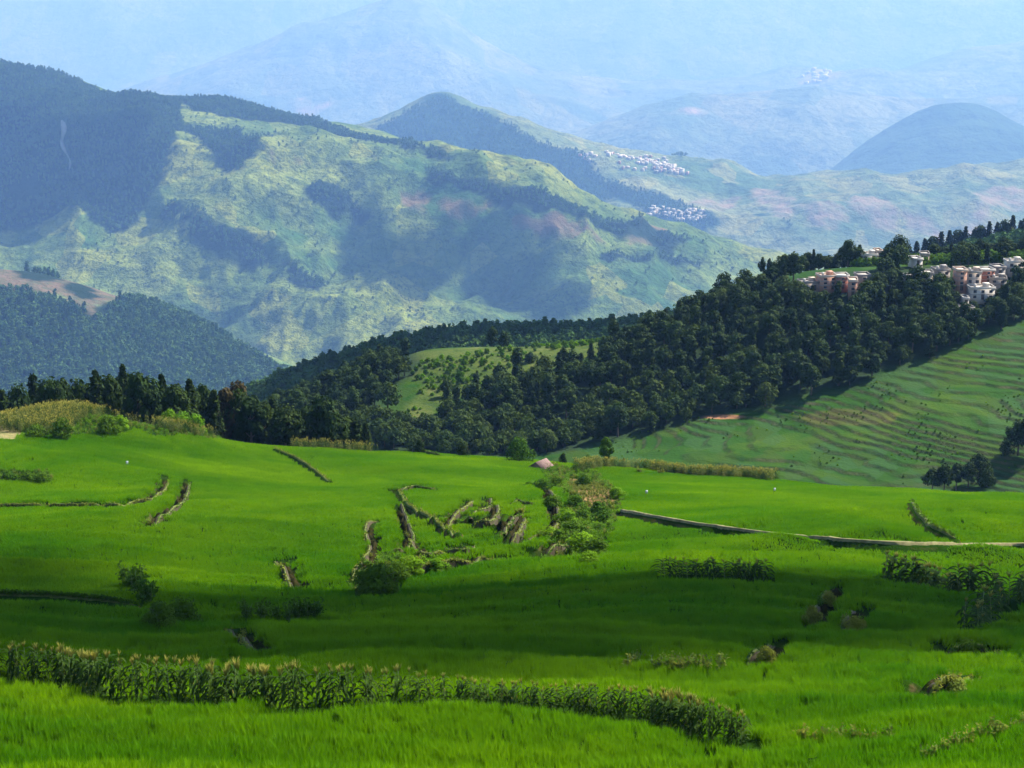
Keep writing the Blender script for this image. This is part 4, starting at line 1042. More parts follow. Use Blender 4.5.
for n, off in ((62, 0.0), (62, 0.6)):
    for x, y in zip(*along(row1, n, off, 0.16)):
        corn(x, y, random.uniform(0.92, 1.25), 'tall maize plant with golden tassel in the left half of the long front row', 'maize plants in the left half of the front row', ci_); ci_ += 1
for n, off in ((48, 0.0), (42, 0.5)):
    for x, y in zip(*along(row2, n, off, 0.14)):
        corn(x, y, random.uniform(0.85, 1.15), 'shorter maize plant in the right half of the long front row', 'maize plants in the right half of the front row', ci_); ci_ += 1
rowR = FL.poly([(884,580),(920,588),(960,592),(992,594)])
for x, y in zip(*along(rowR, 34, 0, 0.35)):
    corn(x, y, random.uniform(1.1, 1.4), 'maize plant in the short row below the footpath at right', 'maize plants in the short row at right', ci_); ci_ += 1
rowC = FL.poly([(964,634),(984,620),(1000,612),(1022,600),(1034,588)])
for x, y in zip(*along(rowC, 26, 0, 0.5)):
    corn(x, y, random.uniform(1.0, 1.4), 'maize plant in the slanting clump at the right picture edge', 'maize plants in the slanting clump at the right edge', ci_); ci_ += 1
rowM = FL.poly([(660,578),(700,580),(770,582)])
for x, y in zip(*along(rowM, 26, 0, 0.3)):
    corn(x, y, random.uniform(0.75, 1.05), 'low maize plant in the thin row at the middle right of the paddies', 'maize plants in the thin middle row', ci_); ci_ += 1
# ripe maize beyond the individual plants
def ripe(seed):
    r = random.Random(seed); b = MB()
    for k in range(3):
        ox, oy = r.uniform(-.4, .4), r.uniform(-.4, .4); H = r.uniform(1.7, 2.2)
        b.tube([(ox, oy, -.1), (ox, oy, H)], [.02, .01], 4)
        for i in range(9): leaf_strip(b, (ox, oy, H * (0.15 + .8 * i / 9)), i * 2.7 + r.uniform(-.5, .5), r.uniform(.5, .8), .1, r.uniform(.7, 1.2), 0, 3)
        for i in range(4):
            a = r.uniform(0, 6.28); b.tube([(ox, oy, H - .05), (ox + math.cos(a) * .16, oy + math.sin(a) * .16, H + .32)], [.022, .012], 3, 1)
    return b.mesh('ripe_maize', [M['corn_pale' if seed % 2 else 'corn_leaf'], M['tassel']])
ripe_p = [ripe(740 + i) for i in range(6)]
maizeP = [np.vstack([FL.poly([(-60,428),(30,434),(70,436),(78,424),(104,416)]), unp([104,60,20,-60], 400, 356.0)])] + [FL.poly(p) for p in (
                               [(150,420),(165,432),(200,438),(216,437),(205,428),(180,418)], [(100,412),(140,416),(160,418),(150,408),(110,404)],
                               )]
# keep the strips a sensible width in the world
xs, ys = [], []
for i, P in enumerate(maizeP):
    a, b = sample_poly(FL, P, 0.9, 40 + i); xs.append(a); ys.append(b)
for pts, n in (([(576,472),(610,468),(650,468),(700,471),(740,477),(774,481)], 330), ([(652,472),(700,474),(770,483)], 200), ([(290,436),(320,442),(350,448),(372,450)], 90)):
    P = FL.poly(pts); a, b = along(P, n, 0.5, 1.0); xs.append(a); ys.append(b)
x = np.concatenate(xs); y = np.concatenate(ys)
scatter('ripe_maize', np.stack([x, y, FL.h(x, y)], -1), rng.uniform(0, 6.28, len(x)), rng.uniform(0.8, 1.1, len(x)), ripe_p, 'ripening straw coloured maize on the mound and along the field edges', 'maize field')

# ------------------------------------------------------------------ bushes, weeds and banks in the fields
def weed_mesh(seed, n=9, H=1.0, mat='weed'):
    r = np.random.default_rng(seed); P = []; b = MB()
    for i in range(n):
        a = r.uniform(0, 6.28); q = r.uniform(.1, .5) * H; h_ = H * r.uniform(.5, 1.1)
        b.tube([(0, 0, -.1), (math.cos(a) * q * .5, math.sin(a) * q * .5, h_ * .55), (math.cos(a) * q, math.sin(a) * q, h_)], [.02, .014, .006], 4)
        t = r.uniform(.3, 1, 14)
        P.append(np.stack([np.cos(a) * q * t, np.sin(a) * q * t, h_ * t], -1) + r.normal(0, .09 * H, (14, 3)))
    P = np.concatenate(P); V, Fc = leaf_cards(r, P, np.tile([0, 0, 1.0], (len(P), 1)), 0.11 * H, 0.8)
    k = len(V); return mesh_from('weed', np.r_[V, np.array(b.V)], [tuple(f) for f in Fc] + [tuple(j + k for j in f) for f in b.F], [M[mat], M['corn_stalk']], [0] * len(Fc) + [1] * len(b.F))
weeds = [weed_mesh(760 + i) for i in range(4)]
weedd = [weed_mesh(770 + i, 12, 1.0, 'bush') for i in range(3)]
x, y = sample_poly(FL, bareP, 0.8, 88); dry = [weed_mesh(790 + i, 9, 0.6, 'weed') for i in range(3)]
k = rng.random(len(x)) < .5; x, y = x[k], y[k]
scatter('dry_grass', np.stack([x, y, FL.h(x, y)], -1), rng.uniform(0, 6.28, len(x)), rng.uniform(.5, 1.1, len(x)), dry, 'dry yellowish grass on the brown slip', 'grass')
x_, y_ = [], []
for i, P in enumerate((weedP, tangleP, moundP, hedgeL)):
    a, b_ = sample_poly(FL, P, 0.95, 60 + i); x_.append(a); y_.append(b_)
for P, hgt, sd, dec in RW:
    a, b_ = along(P, max(4, int(hgt * 9)), -0.8, 0.6); x_.append(a); y_.append(b_)
x = np.concatenate(x_); y = np.concatenate(y_)
k = ~inside(x, y, bareP) & ~inside(x, y, roadP); x, y = x[k], y[k]
grassy = [weed_mesh(780 + i, 10, 0.8, ('brightbush', 'bush', 'brightbush', 'weed')[i % 4]) for i in range(6)]
scatter('undergrowth', np.stack([x, y, FL.h(x, y)], -1), rng.uniform(0, 6.28, len(x)), rng.uniform(.5, 1.15, len(x)), grassy, 'mixed green undergrowth on the mound, the gully and the banks', 'undergrowth')
def weed(px_, py_, s_, label, group=None, dark=False, name='weed_clump'):
    p = FL.hit([px_], [py_])[0]
    tag(link(name, random.choice(weedd if dark else weeds), loc=p, rz=random.uniform(0, 6.28), sc=s_), label, 'weeds', group)
for a, b in ((628,672),(634,668),(655,672),(667,671),(676,674),(683,672),(697,672),(706,673),(714,671),(722,674)):
    weed(a, b, random.uniform(.9, 1.35), 'yellowish weed clump standing in the shaded rice beyond the front maize', 'yellowish weeds beyond the front maize')
for a, b in ((800,742),(812,743),(826,741),(842,744),(858,742),(874,743),(890,742)):
    weed(a, b, random.uniform(.55, .8), 'low green weed clump on the bund at the bottom right', 'weeds on the bund at the bottom right')
for a, b in ((928,762),(942,756),(956,751),(970,746),(984,741),(998,738),(1012,733),(1022,730)):
    weed(a, b, random.uniform(.6, .9), 'straggling weed clump on the slanting bund in the bottom right corner', 'weeds on the slanting bund at the corner')
for a, b in ((247,622),(262,622),(276,623),(288,624),(298,622),(308,621),(316,620)):
    weed(a, b, random.uniform(1.2, 1.9), 'dark weed clump in the row right of the big dark bush', 'dark weeds right of the big dark bush', True)
for a, b in ((8,584),(1020,592),(700,618),(540,760)): pass
for a, b in ((128,588),(134,594),(142,600),(140,586),(150,606)):
    weed(a, b, random.uniform(1.8, 2.4), 'broad leaved weed climbing the little bank left of the dark bush', 'weeds on the little bank at left', True)
for a, b in ((520,516),(556,468),(548,470),(640,474),(660,475)): weed(a, b, 1.5, 'green weed clump near the hut and the field edge', 'weeds near the hut')
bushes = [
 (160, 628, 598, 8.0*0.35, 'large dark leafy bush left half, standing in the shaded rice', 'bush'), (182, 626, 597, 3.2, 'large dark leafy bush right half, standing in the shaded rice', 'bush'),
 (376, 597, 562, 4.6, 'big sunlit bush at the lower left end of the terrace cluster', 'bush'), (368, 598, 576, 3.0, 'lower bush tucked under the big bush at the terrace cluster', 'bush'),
 (394, 583, 562, 3.6, 'green bush right of the big bush at the terrace cluster', 'bush'), (410, 574, 556, 3.2, 'green bush above the middle of the cluster bank', 'brightbush'), (436, 571, 557, 2.6, 'small bright bush right of the middle of the cluster bank', 'brightbush'),
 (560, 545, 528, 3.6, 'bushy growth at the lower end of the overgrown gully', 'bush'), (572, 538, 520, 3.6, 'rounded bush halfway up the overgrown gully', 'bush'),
 (583, 552, 532, 4.4, 'bright rounded bush at the lower right of the overgrown gully', 'brightbush'), (596, 556, 536, 3.4, 'dark bush on the right rim of the overgrown gully', 'bush'), (590, 564, 550, 2.6, 'small yellow green bush at the bottom tip of the gully', 'brightbush'),
 (566, 524, 508, 3.4, 'bright bush in the upper gully left of the brown slip', 'brightbush'), (582, 521, 508, 3.0, 'dark bush in the gully under the brown slip', 'bush'), (598, 516, 500, 3.6, 'dark round bush at the lower right of the brown slip', 'bush'),
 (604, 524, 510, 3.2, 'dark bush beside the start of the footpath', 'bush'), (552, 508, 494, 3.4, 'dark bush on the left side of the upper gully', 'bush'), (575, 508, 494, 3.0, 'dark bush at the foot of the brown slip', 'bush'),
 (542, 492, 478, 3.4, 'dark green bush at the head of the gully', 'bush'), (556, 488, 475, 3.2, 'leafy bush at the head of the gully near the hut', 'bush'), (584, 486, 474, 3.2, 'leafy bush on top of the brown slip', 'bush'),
 (616, 498, 486, 3.2, 'bright low bush at the right end of the brown slip', 'brightbush'), (548, 540, 526, 3.0, 'low bush between the two lower gully banks', 'brightbush'), (530, 488, 480, 2.6, 'low bush at the upper left of the gully', 'brightbush'),
 (108, 436, 415, 4.6, 'dark bush between the maize mound and the bright slope', 'bush'), (120, 432, 414, 3.8, 'low bush on the bright slope right of the mound', 'brightbush'), (182, 428, 412, 5.0, 'bright leafy bush right of the pale path by the mound', 'brightbush'),
 (196, 430, 414, 4.6, 'second bright leafy bush by the dark tree belt', 'brightbush'), (170, 424, 408, 4.4, 'bright leafy bush farthest left by the dark tree belt', 'brightbush'), (36, 438, 424, 3.6, 'green bush at the foot of the maize mound', 'bush'), (62, 440, 418, 4.4, 'leafy bush at the right foot of the maize mound', 'bush'),
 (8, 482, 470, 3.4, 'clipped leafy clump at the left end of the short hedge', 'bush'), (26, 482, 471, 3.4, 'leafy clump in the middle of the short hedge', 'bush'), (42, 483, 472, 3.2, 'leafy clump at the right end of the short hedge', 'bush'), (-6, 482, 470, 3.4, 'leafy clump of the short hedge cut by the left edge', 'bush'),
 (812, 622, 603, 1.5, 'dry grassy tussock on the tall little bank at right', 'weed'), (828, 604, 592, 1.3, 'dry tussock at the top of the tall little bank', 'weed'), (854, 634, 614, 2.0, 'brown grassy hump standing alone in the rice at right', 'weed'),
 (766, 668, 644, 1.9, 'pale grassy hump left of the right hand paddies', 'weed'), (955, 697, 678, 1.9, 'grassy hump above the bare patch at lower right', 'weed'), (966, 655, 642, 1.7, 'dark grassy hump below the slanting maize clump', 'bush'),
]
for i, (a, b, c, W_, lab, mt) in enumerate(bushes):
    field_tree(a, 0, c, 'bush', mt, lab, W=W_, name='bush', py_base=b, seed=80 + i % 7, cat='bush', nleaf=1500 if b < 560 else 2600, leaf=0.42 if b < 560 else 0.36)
# earth banks under the risers
def ribbon(P, wd, h0, seed, mat, name, label, cat, fringe=True, top=None):
    r = random.Random(seed); b = MB(); n = len(P)
    t = np.linspace(0, n - 1, max(8, n * 3)); Q = np.stack([np.interp(t, np.arange(n), P[:, k]) for k in range(2)], -1); V = []; n = len(Q)
    for i in range(n):
        d = Q[min(i + 1, n - 1)] - Q[max(i - 1, 0)]; d = d / (np.hypot(*d) + 1e-9); s = np.array([-d[1], d[0]])
        e = math.sin(math.pi * min(max(i / (n - 1), .03), .97)) ** .4
        for o, hh in ((-1, -.3), (-.7, .55), (-.25, .95), (.25, 1), (.7, .55), (1, -.3)):
            q = Q[i] + s * wd * o * e * r.uniform(.8, 1.2)
            V.append((q[0], q[1], float(FL.h(q[0], q[1])) + h0 * hh * e * r.uniform(.8, 1.2)))
    Fc = [(i * 6 + k, (i + 1) * 6 + k, (i + 1) * 6 + k + 1, i * 6 + k + 1) for i in range(n - 1) for k in range(5)]
    b.add(V, Fc)
    if fringe:
        rr = np.random.default_rng(seed); m = max(30, int(n * 16)); k = rr.uniform(0, n - 1, m); i0 = np.floor(k).astype(int); f = k - i0; i1 = np.minimum(i0 + 1, n - 1)
        q = Q[i0] * (1 - f)[:, None] + Q[i1] * f[:, None] + rr.normal(0, wd * .45, (m, 2))
        pz = FL.h(q[:, 0], q[:, 1]) + h0 * .75 + rr.uniform(0, .3, m)
        V2, F2 = leaf_cards(rr, np.c_[q, pz], np.tile([0, 0, 1.0], (m, 1)), 0.17, 0.9)
        b.add(V2, F2.tolist(), 1)
    return tag(link(name, b.mesh(name, [mat, M['weed'] if seed % 2 else M['bush']])), label, cat)
bank_labels = ['thin crooked bank along the far left side of the terrace cluster', 'thin bank curling up the left inner side of the cluster', 'small U shaped bank at the lower left of the cluster', 'small U shaped bank at the lower middle of the cluster',
 'thin bank slanting up from the diagonal bund', 'thin curved lip above the middle brown face', 'tall brown hook shaped bank in the middle of the cluster', 'thin lip above the right hand brown face', 'tall brown bank at the right middle of the cluster',
 'short level lip at the top right of the cluster', 'long loop shaped bank closing the cluster at the right', 'tall brown bank at the lower end of the gully', 'long low brown bank closing the cluster at the bottom', 'short brown bank at the top left of the cluster',
 'long dark edge bending up at its right end in the left paddies', 'curved grassy bank with tan top in the left paddies', 'small crooked bank alone in the middle left paddies', 'tall slanting little bank in the shaded right paddies', 'small brown bank right of the tall slanting one',
 'small pale bank left of the right paddies', 'bare tan bank at the lower right', 'small dark bank below the slanting maize clump', 'tiny dark bank in the shaded left paddies']
def wall(P, hgt, sd, seed, label):
    r = random.Random(seed); n = len(P); t = np.linspace(0, n - 1, max(10, n * 2)); Q = np.stack([np.interp(t, np.arange(n), P[:, k]) for k in range(2)], -1); n = len(Q)
    b = MB(); g = MB(); V = []; G = []
    nz_ = lambda q, k: 0.10 * float(vnoise(np.array(q[0] * 1.7 + k), np.array(q[1] * 1.7), seed))
    D_ = np.gradient(Q, axis=0); D_ /= np.hypot(D_[:, 0], D_[:, 1])[:, None] + 1e-9; S_ = np.stack([-D_[:, 1], D_[:, 0]], -1) * sd
    ZL = np.array([float(FL.h(*(q - s_ * .9))) for q, s_ in zip(Q, S_)]); ZH = np.array([float(FL.h(*(q + s_ * .45))) for q, s_ in zip(Q, S_)])
    Z = np.maximum(ZH, ZL + .35); k_ = np.ones(7) / 7; Z = np.convolve(np.pad(Z, 3, mode='edge'), k_, 'valid') + 0.38
    for i in range(n):
        s_ = S_[i]; q = Q[i]; e = min(1, 6 * min(i, n - 1 - i) / n + .15); zl, zh = ZL[i], ZH[i]; zt = zl + (Z[i] - zl) * e
        lo = q - s_ * (0.42 + nz_(q, 0))
        V += [(*(lo - s_ * .12), zl - .5), (*(lo + s_ * nz_(q, 3)), zl + (zt - zl) * .5), (*(lo + s_ * .08), zt - .05), (*(q - s_ * .02), zt - .05), (*(q + s_ * .25), zh - .9)]
        G += [(*(lo + s_ * (.03 + nz_(q, 7) * .5)), zt - .10), (*(lo + s_ * .08), zt + .04 + nz_(q, 9) * .5), (*(lo + s_ * .18), zt + .03 + nz_(q, 9) * .5), (*(lo + s_ * .26), zt - .2)]
    b.add(V, [(i * 5 + k, (i + 1) * 5 + k, (i + 1) * 5 + k + 1, i * 5 + k + 1) for i in range(n - 1) for k in range(4)])
    g.add(G, [(i * 4 + k, (i + 1) * 4 + k, (i + 1) * 4 + k + 1, i * 4 + k + 1) for i in range(n - 1) for k in range(3)])
    root = tag(link('terrace_bank', b.mesh('terrace_bank', [M['earth']])), label, 'earth bank')
    rr = np.random.default_rng(seed); m = n * 7; k = rr.uniform(0, n - 1, m); i0 = np.floor(k).astype(int); f = (k - i0)[:, None]; A = np.array(G)
    q = A[i0 * 4 + 1] * (1 - f) + A[np.minimum(i0 + 1, n - 1) * 4 + 1] * f + rr.normal(0, .12, (m, 3)) - np.array([0, 0, .12])
    V2, F2 = leaf_cards(rr, q, np.tile([0, 0, 1.0], (m, 1)), 0.16, 0.9); b2 = MB(); g.add(V2, F2.tolist(), 1)
    link('grassy_lip', g.mesh('grassy_lip', [M['bund'], M['bush'] if seed % 2 else M['weed']]), root)
for i, ((P, hgt, sd, dec), lab) in enumerate(zip(RW, bank_labels)): wall(P, hgt, sd, 900 + i, lab)
for i, ((P, wd, hh), lab) in enumerate(zip(BUNDW, ['thin pale bund in the shaded paddy at the far left', 'straw coloured diagonal bund through the middle of the terrace cluster', 'grassy bund curving down to the footpath at right', 'pale bund sloping through the upper left paddies', 'short pale bund near the upper edge of the paddies', 'short dry bund at the bottom right'])):
    ribbon(P, wd, hh, 950 + i, M['bund'], 'grass_bund', lab, 'bund')

for P, wd in PATHW:
    V = []; n = len(P) * 3; t = np.linspace(0, len(P) - 1, n); Q = np.stack([np.interp(t, np.arange(len(P)), P[:, k]) for k in range(2)], -1)
    for i in range(n):
        d = Q[min(i + 1, n - 1)] - Q[max(i - 1, 0)]; d = d / (np.hypot(*d) + 1e-9); s_ = np.array([-d[1], d[0]]); q = Q[i]; w_ = 0.13 + 0.09 * float(vnoise(np.array(q[0] * .8), np.array(q[1]), 5))
        zt = max(float(FL.h(*q)), float(FL.h(*(q + s_ * .3))), float(FL.h(*(q - s_ * .3))), float(FL.h(q[0], q[1] + .5))) + .30
        V += [(*(q - s_ * (w_ + .2)), zt - .7), (*(q - s_ * w_), zt), (*(q + s_ * w_), zt), (*(q + s_ * (w_ + .2)), zt - .7)]
    M['dust'] = plain('trodden_earth', (0.17, 0.15, 0.06), 0.95, 0.4, 1.5)
    b = MB(); b.add(V, [(i * 4 + k, (i + 1) * 4 + k, (i + 1) * 4 + k + 1, i * 4 + k + 1) for i in range(n - 1) for k in range(3)])
    tag(link('footpath', b.mesh('footpath', [M['dust']])), kind='structure')
# ------------------------------------------------------------------ hut
M['tile'] = plain('old_roof_tiles', (0.17, 0.105, 0.085), 0.8, 0.35, 3.0); M['wallb'] = plain('mud_brick', (0.34, 0.20, 0.14), 0.9, 0.2, 1.0)
def gable(name, loc, wd, dp, hh, rise, rz, wallm, roofm, label, cat):
    e = link(name, None, loc=loc, rz=rz); tag(e, label, cat)
    b = MB(); x, y = wd / 2, dp / 2
    b.add([(-x, -y, -1), (x, -y, -1), (x, y, -1), (-x, y, -1), (-x, -y, hh), (x, -y, hh), (x, y, hh), (-x, y, hh), (-x, 0, hh + rise), (x, 0, hh + rise)],
          [(0, 1, 5, 4), (1, 2, 6, 9, 5), (2, 3, 7, 6), (3, 0, 4, 8, 7)])
    link('wall', b.mesh('wall', [wallm]), e)
    b = MB(); o = .35; k = rise / y
    for sgn in (-1, 1):
        V = [(-x - o, sgn * (y + o), hh - k * o + .04), (x + o, sgn * (y + o), hh - k * o + .04), (x + o, 0, hh + rise + .04), (-x - o, 0, hh + rise + .04)]
        V += [(a, c, d + .12) for a, c, d in V]
        b.add(V, [(0, 1, 2, 3), (4, 5, 6, 7), (0, 1, 5, 4), (1, 2, 6, 5), (3, 0, 4, 7)])
    link('roof', b.mesh('roof', [roofm]), e)
    return e
hp = FL.hit([541], [470])[0]
gh = gable('field_hut', (hp[0], hp[1], hp[2]), 2.9, 2.6, 0.9, 0.9, R(55), M['wallb'], M['tile'], 'small field hut with weathered pinkish tile roof beside the round bush', 'hut')
b = MB(); b.box((-1.47, 0, .2), (.05, .9, 1.1)); link('door', b.mesh('door', [M['bark']]), gh)
# little white stakes in the right paddies
M['white'] = plain('white_cloth', (0.75, 0.74, 0.68), 0.8, 0.1)
for i, (a, b_, lab) in enumerate(((645, 500, 'white rag on a stick left of centre in the upper right paddy'), (773, 497, 'white rag on a stick in the middle of the upper right paddy'), (126, 470, 'rag on a leaning stick in the upper left paddy'))):
    p = FL.hit([a], [b_])[0]; e = link('marker_stick', None, loc=p); tag(e, lab, 'marker stick')
    b = MB(); b.tube([(0, 0, -.2), (.05, 0, 1.5)], [.03, .02], 5); link('stick', b.mesh('stick', [M['bark']]), e)
    b = MB(); b.add([(.04, 0, 1.5), (.4, .1, 1.45), (.36, .12, .95), (.05, 0, 1.05), (.04, .04, 1.5), (.4, .14, 1.45), (.36, .16, .95), (.05, .04, 1.05)], [(0, 1, 2, 3), (7, 6, 5, 4), (0, 4, 5, 1), (1, 5, 6, 2), (2, 6, 7, 3), (3, 7, 4, 0)])
    link('rag', b.mesh('rag', [M['white']]), e)

# ------------------------------------------------------------------ village houses
M['brick'] = plain('pink_brick', (0.46, 0.25, 0.17), 0.9, 0.18, 1.2); M['plaster'] = plain('pale_plaster', (0.56, 0.43, 0.33), 0.85, 0.12, 0.7)
M['grey'] = plain('grey_concrete', (0.30, 0.27, 0.235), 0.85, 0.2, 0.9); M['whitep'] = plain('white_plaster', (0.52, 0.47, 0.40), 0.8, 0.1, 0.7)
M['redb'] = plain('red_brick', (0.30, 0.13, 0.09), 0.9, 0.2, 1.2); M['glass'] = plain('dark_window', (0.03, 0.035, 0.04), 0.2, 0.1, 1.0, 0.5)
def flat_house(px_, pyb, pyt, wpx, mat, label, rz=0.1, storeys=2, roofm='grey', extra=True, L=VL, name='village_house', dp=6.0, sink=3.0):
    p = L.hit([px_], [pyb + 3])[0]; sc = p[1] / F * 0.90
    z0 = unp(px_, pyb, p[1])[2]; H = (pyb - pyt) * sc; wd = wpx * sc
    e = link(name, None, loc=(p[0], p[1], z0), rz=rz); tag(e, label, 'house', None)
    b = MB(); b.box((0, 0, (H - sink) / 2), (wd, dp, H + sink)); link('wall', b.mesh('wall', [M[mat]]), e)
    b = MB(); b.box((0, 0, H + .11), (wd + .7, dp + .7, .22))
    for sx, sy, lx, ly in ((0, -1, wd + .5, .16), (0, 1, wd + .5, .16), (-1, 0, .16, dp + .18), (1, 0, .16, dp + .18)):
        b.box((sx * (wd / 2 + .17), sy * (dp / 2 + .17), H + .22 + .3), (lx, ly, .6))
    rf = link('roof', b.mesh('roof', [M[roofm]]), e)
    if extra:
        b = MB(); b.box((wd * .24, dp * .15, H + .22 + .6), (min(2.0, wd * .35), 2.0, 1.2)); b.box((wd * .24, dp * .15, H + 1.5), (min(2.0, wd * .35) + .4, 2.4, .14)); link('stair_house', b.mesh('stair_house', [M[mat], M['grey']]), rf)
        b = MB(); b.tube([(-wd * .25, 0, H + .3), (-wd * .25, 0, H + 1.4)], [.5, .5], 10); link('water_tank', b.mesh('water_tank', [M['whitep']]), rf)
    nw = max(1, int(wd / 2.6)); sh = H / storeys
    for s_ in range(storeys):
        for k in range(nw):
            x = (k + .5) / nw * wd - wd / 2; z = sh * (s_ + .55)
            if s_ == 0 and k == nw // 2:
                b = MB(); b.box((x, -dp / 2 - .03, 1.05), (1.1, .1, 2.1)); link('door', b.mesh('door', [M['bark']]), e); continue
            b = MB(); b.box((x, -dp / 2 - .02, z), (1.15, .08, min(1.3, sh * .5))); wn = link('window', b.mesh('window', [M['glass']]), e)
            b = MB(); b.box((x, -dp / 2 - .06, z - min(1.3, sh * .5) / 2 - .06), (1.4, .2, .1)); link('sill', b.mesh('sill', [M['whitep']]), wn)
        if s_ > 0:
            b = MB(); b.box((0, 0, sh * s_), (wd + .3, dp + .3, .18)); link('floor_band', b.mesh('floor_band', [M['grey']]), e)
    b = MB(); k = 0
    for s_ in range(storeys):
        b.box((wd / 2 + .02, 0, sh * (s_ + .55)), (.08, 1.1, min(1.2, sh * .5)))
        link('window', b.mesh('window', [M['glass']]), e); b = MB()
H_ = [
 (808,289,281,20,'plaster','low pale house at the left end of the pink cluster',.15,1),
 (826,288,274,18,'brick','pinkish three storey house second from the left of the pink cluster',.2,3),
 (841,287,274,13,'redb','reddish brick house in the middle of the pink cluster',.05,3),
 (852,295,278,9,'brick','narrow tall orange pink house at the right of the pink cluster',-.1,3),
 (862,283,274,14,'grey','grey roofed house at the right end of the pink cluster',.1,2),
 (868,258,254,18,'whitep','low white flat roofed house on the skyline left of the tallest tree',.0,1),
 (878,257,250,6,'brick','small pink block beside the white skyline house',.1,2),
 (915,264,258,10,'whitep','small white house right of the tallest skyline tree',.2,1),
 (924,260,253,9,'plaster','tiny pale house uphill of the small white one',-.1,1),
 (911,284,275,14,'grey','grey concrete house at the left of the middle group',.2,2),
 (925,283,271,14,'plaster','pale house with grey roof in the centre of the middle group',-.05,2),
 (940,280,268,16,'grey','wide grey house at the right of the middle group',.1,2),
 (959,289,267,11,'brick','tallest pink brick house at the left of the right hand village group',.05,4),
 (972,289,269,16,'plaster','tall pale pink house next to the tallest brick one',-.1,3),
 (985,282,268,14,'redb','red brick house with white roof in the right group',.15,3),
 (980,298,286,27,'whitep','wide white house with terrace at the foot of the right group',.05,2),
 (997,287,277,18,'grey','grey flat roofed house at the right of the right group',-.15,2),
 (997,274,266,12,'grey','small grey house uphill in the right group',.1,1),
 (1013,272,260,18,'whitep','white flat roofed house farthest up at the right',.0,2),
 (965,313,307,15,'plaster','low pale shed on its own below the right group',.1,1),
 (969,321,314,8,'brick','small tan shed lowest on the slope',.1,1),
 (964,303,297,6,'whitep','little white shed between the right group and the low sheds',.0,1),
 (925,318,314,8,'whitep','small white shed half hidden by trees right of the wood',.0,1),
 (1006,309,304,10,'plaster','low wall like shed at the upper terraces',.0,1),
]
roofs = {'brick': 'plaster', 'redb': 'whitep', 'plaster': 'grey', 'whitep': 'whitep', 'grey': 'grey'}
for h_ in H_[:23]:
    a, pb, pt, wp, mt, lab, rz, stn = h_
    if a == 925 and pb == 318: continue
    flat_house(a, pb, pt, wp, mt, lab, rz, stn, roofs[mt], extra=wp > 15)
# trees tucked among the houses
for i, (a, b, c, W_) in enumerate(((800,302,291,6),(815,304,291,6),(834,304,291,6),(862,302,288,6),(876,292,272,7),(890,290,268,7),(903,296,280,6),(918,297,282,6),(934,296,279,6),(948,296,276,6.5),(955,303,290,5),(973,312,300,5),(990,308,296,6),(1004,300,284,6),(1016,292,274,6.5),(1022,285,268,6),(978,326,314,6),(992,318,303,7),(950,318,300,7),(945,308,290,7),(1012,308,292,7))):
    field_tree(a, 0, c, 'broad', 'broad', 'dark tree tucked among the village houses', W=W_, group='trees among the village houses', L=VL, py_base=b, seed=50 + i % 5, nleaf=1500, leaf=0.42)

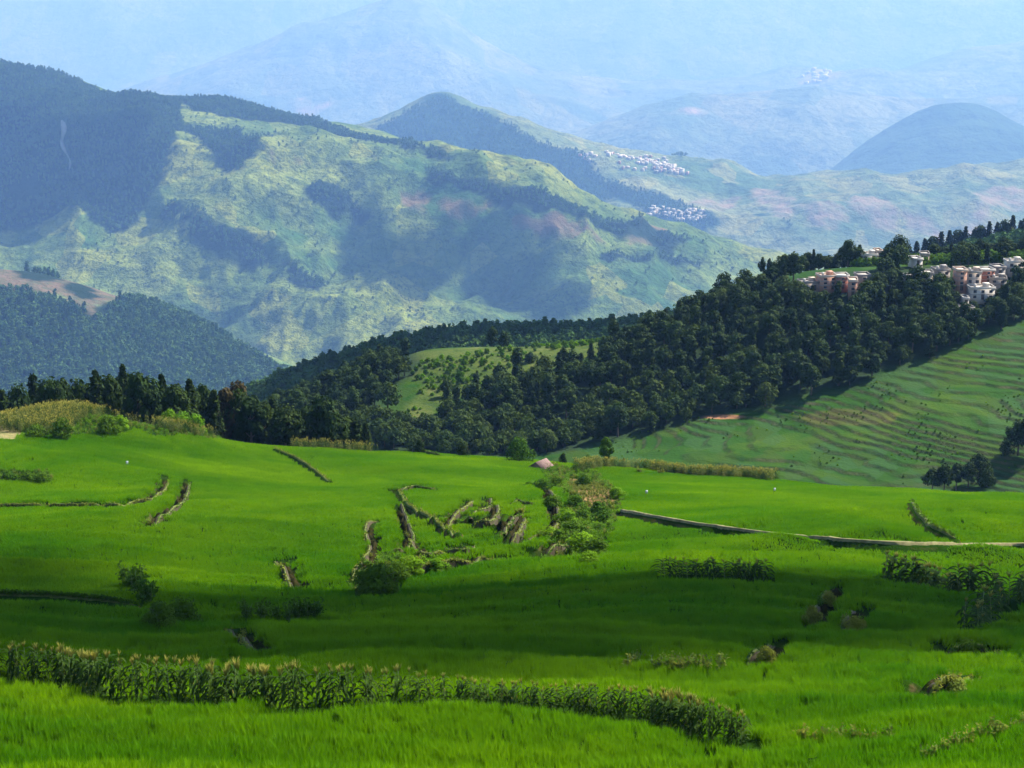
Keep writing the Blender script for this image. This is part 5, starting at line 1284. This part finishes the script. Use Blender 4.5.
# ------------------------------------------------------------------ far towns
def town(L, polys, n, hw, hh, group, label, seed, mats):
    hw *= K; hh *= K
    r = random.Random(seed); P = [L.poly(p) for p in polys]; allp = []
    protos = []
    for k in range(6):
        wd, dp, ht = hw * r.uniform(.7, 1.3), hw * r.uniform(.7, 1.1), hh * r.uniform(.7, 1.5)
        b = MB(); b.box((0, 0, ht / 2 - 4), (wd, dp, ht + 8), 0); b.box((0, 0, ht + .4), (wd + 1, dp + 1, .8), 1)
        for s_ in range(max(1, int(ht / 4))):
            for j in range(3): b.box(((j - 1) * wd * .3, -dp / 2 - .1, 2.2 + 4 * s_), (wd * .14, .3, 1.8), 2)
        protos.append(b.mesh('house', [M[mats[k % len(mats)]], M['whitep'] if k % 3 else M['grey'], M['glass']]))
    for i in range(n):
        P_ = P[0] if len(P) == 1 else r.choices(P, [np.ptp(q[:, 0]) for q in P])[0]
        for _ in range(60):
            x = r.uniform(P_[:, 0].min(), P_[:, 0].max()); y = r.uniform(P_[:, 1].min(), P_[:, 1].max())
            if inside(np.array([x]), np.array([y]), P_)[0] and all((x - u) ** 2 + (y - v) ** 2 > (hw * 1.1) ** 2 for u, v in allp): break
        allp.append((x, y)); tag(link('town_house', r.choice(protos), loc=(x, y, float(L.h(x, y))), rz=r.uniform(-.5, .5)), label, 'house', group)
town(TL, [[(574,152),(600,154),(640,156),(668,158),(662,168),(650,174),(620,170),(600,164),(574,157)], [(655,165),(688,172),(688,176),(655,173)]], 95, 13, 8, 'houses of the white town on the hazy mountain', 'tiny pale house in the white town on the hazy mountain', 1, ['whitep', 'plaster', 'plaster', 'brick', 'grey'])
town(TL, [[(648,207),(672,210),(704,214),(704,220),(680,221),(650,213)]], 42, 13, 7, 'houses of the lower hamlet below the white town', 'tiny pale house in the lower hamlet below the white town', 2, ['whitep', 'plaster', 'grey'])
town(IL, [[(800,76),(830,72),(830,82),(805,84)], [(835,60),(874,56),(872,64),(838,70)]], 46, 42, 20, 'houses of the pinkish town on the farthest slope', 'tiny pinkish house in the town on the farthest slope', 3, ['whitep', 'plaster'])

# ------------------------------------------------------------------ smoke of a small fire on the shaded slope
sm = NT('smoke'); pv = sm.n('ShaderNodeVolumePrincipled'); pv.inputs['Color'].default_value = (.85, .88, .95, 1); pv.inputs['Density'].default_value = 0.022
sm.t.links.new(pv.outputs[0], sm.out.inputs['Volume'])
sp = EL.hit([69], [170])[0]; b = MB(); sc_ = sp[1] / F
pts = []; rad = []
for t in np.linspace(0, 1, 15):
    pts.append((sp[0] + sc_ * (-6 * t + 2.5 * math.sin(t * 9)), sp[1], sp[2] + sc_ * 50 * t)); rad.append(sc_ * (0.5 + 2.4 * t ** .8 + .5 * math.sin(t * 17)) * (1 if t < .93 else .4))
b.tube(pts, rad, 12)
tag(link('smoke', b.mesh('smoke', [sm.m], True)), 'thin white smoke column rising from the shaded slope at left', 'smoke', kind='stuff')
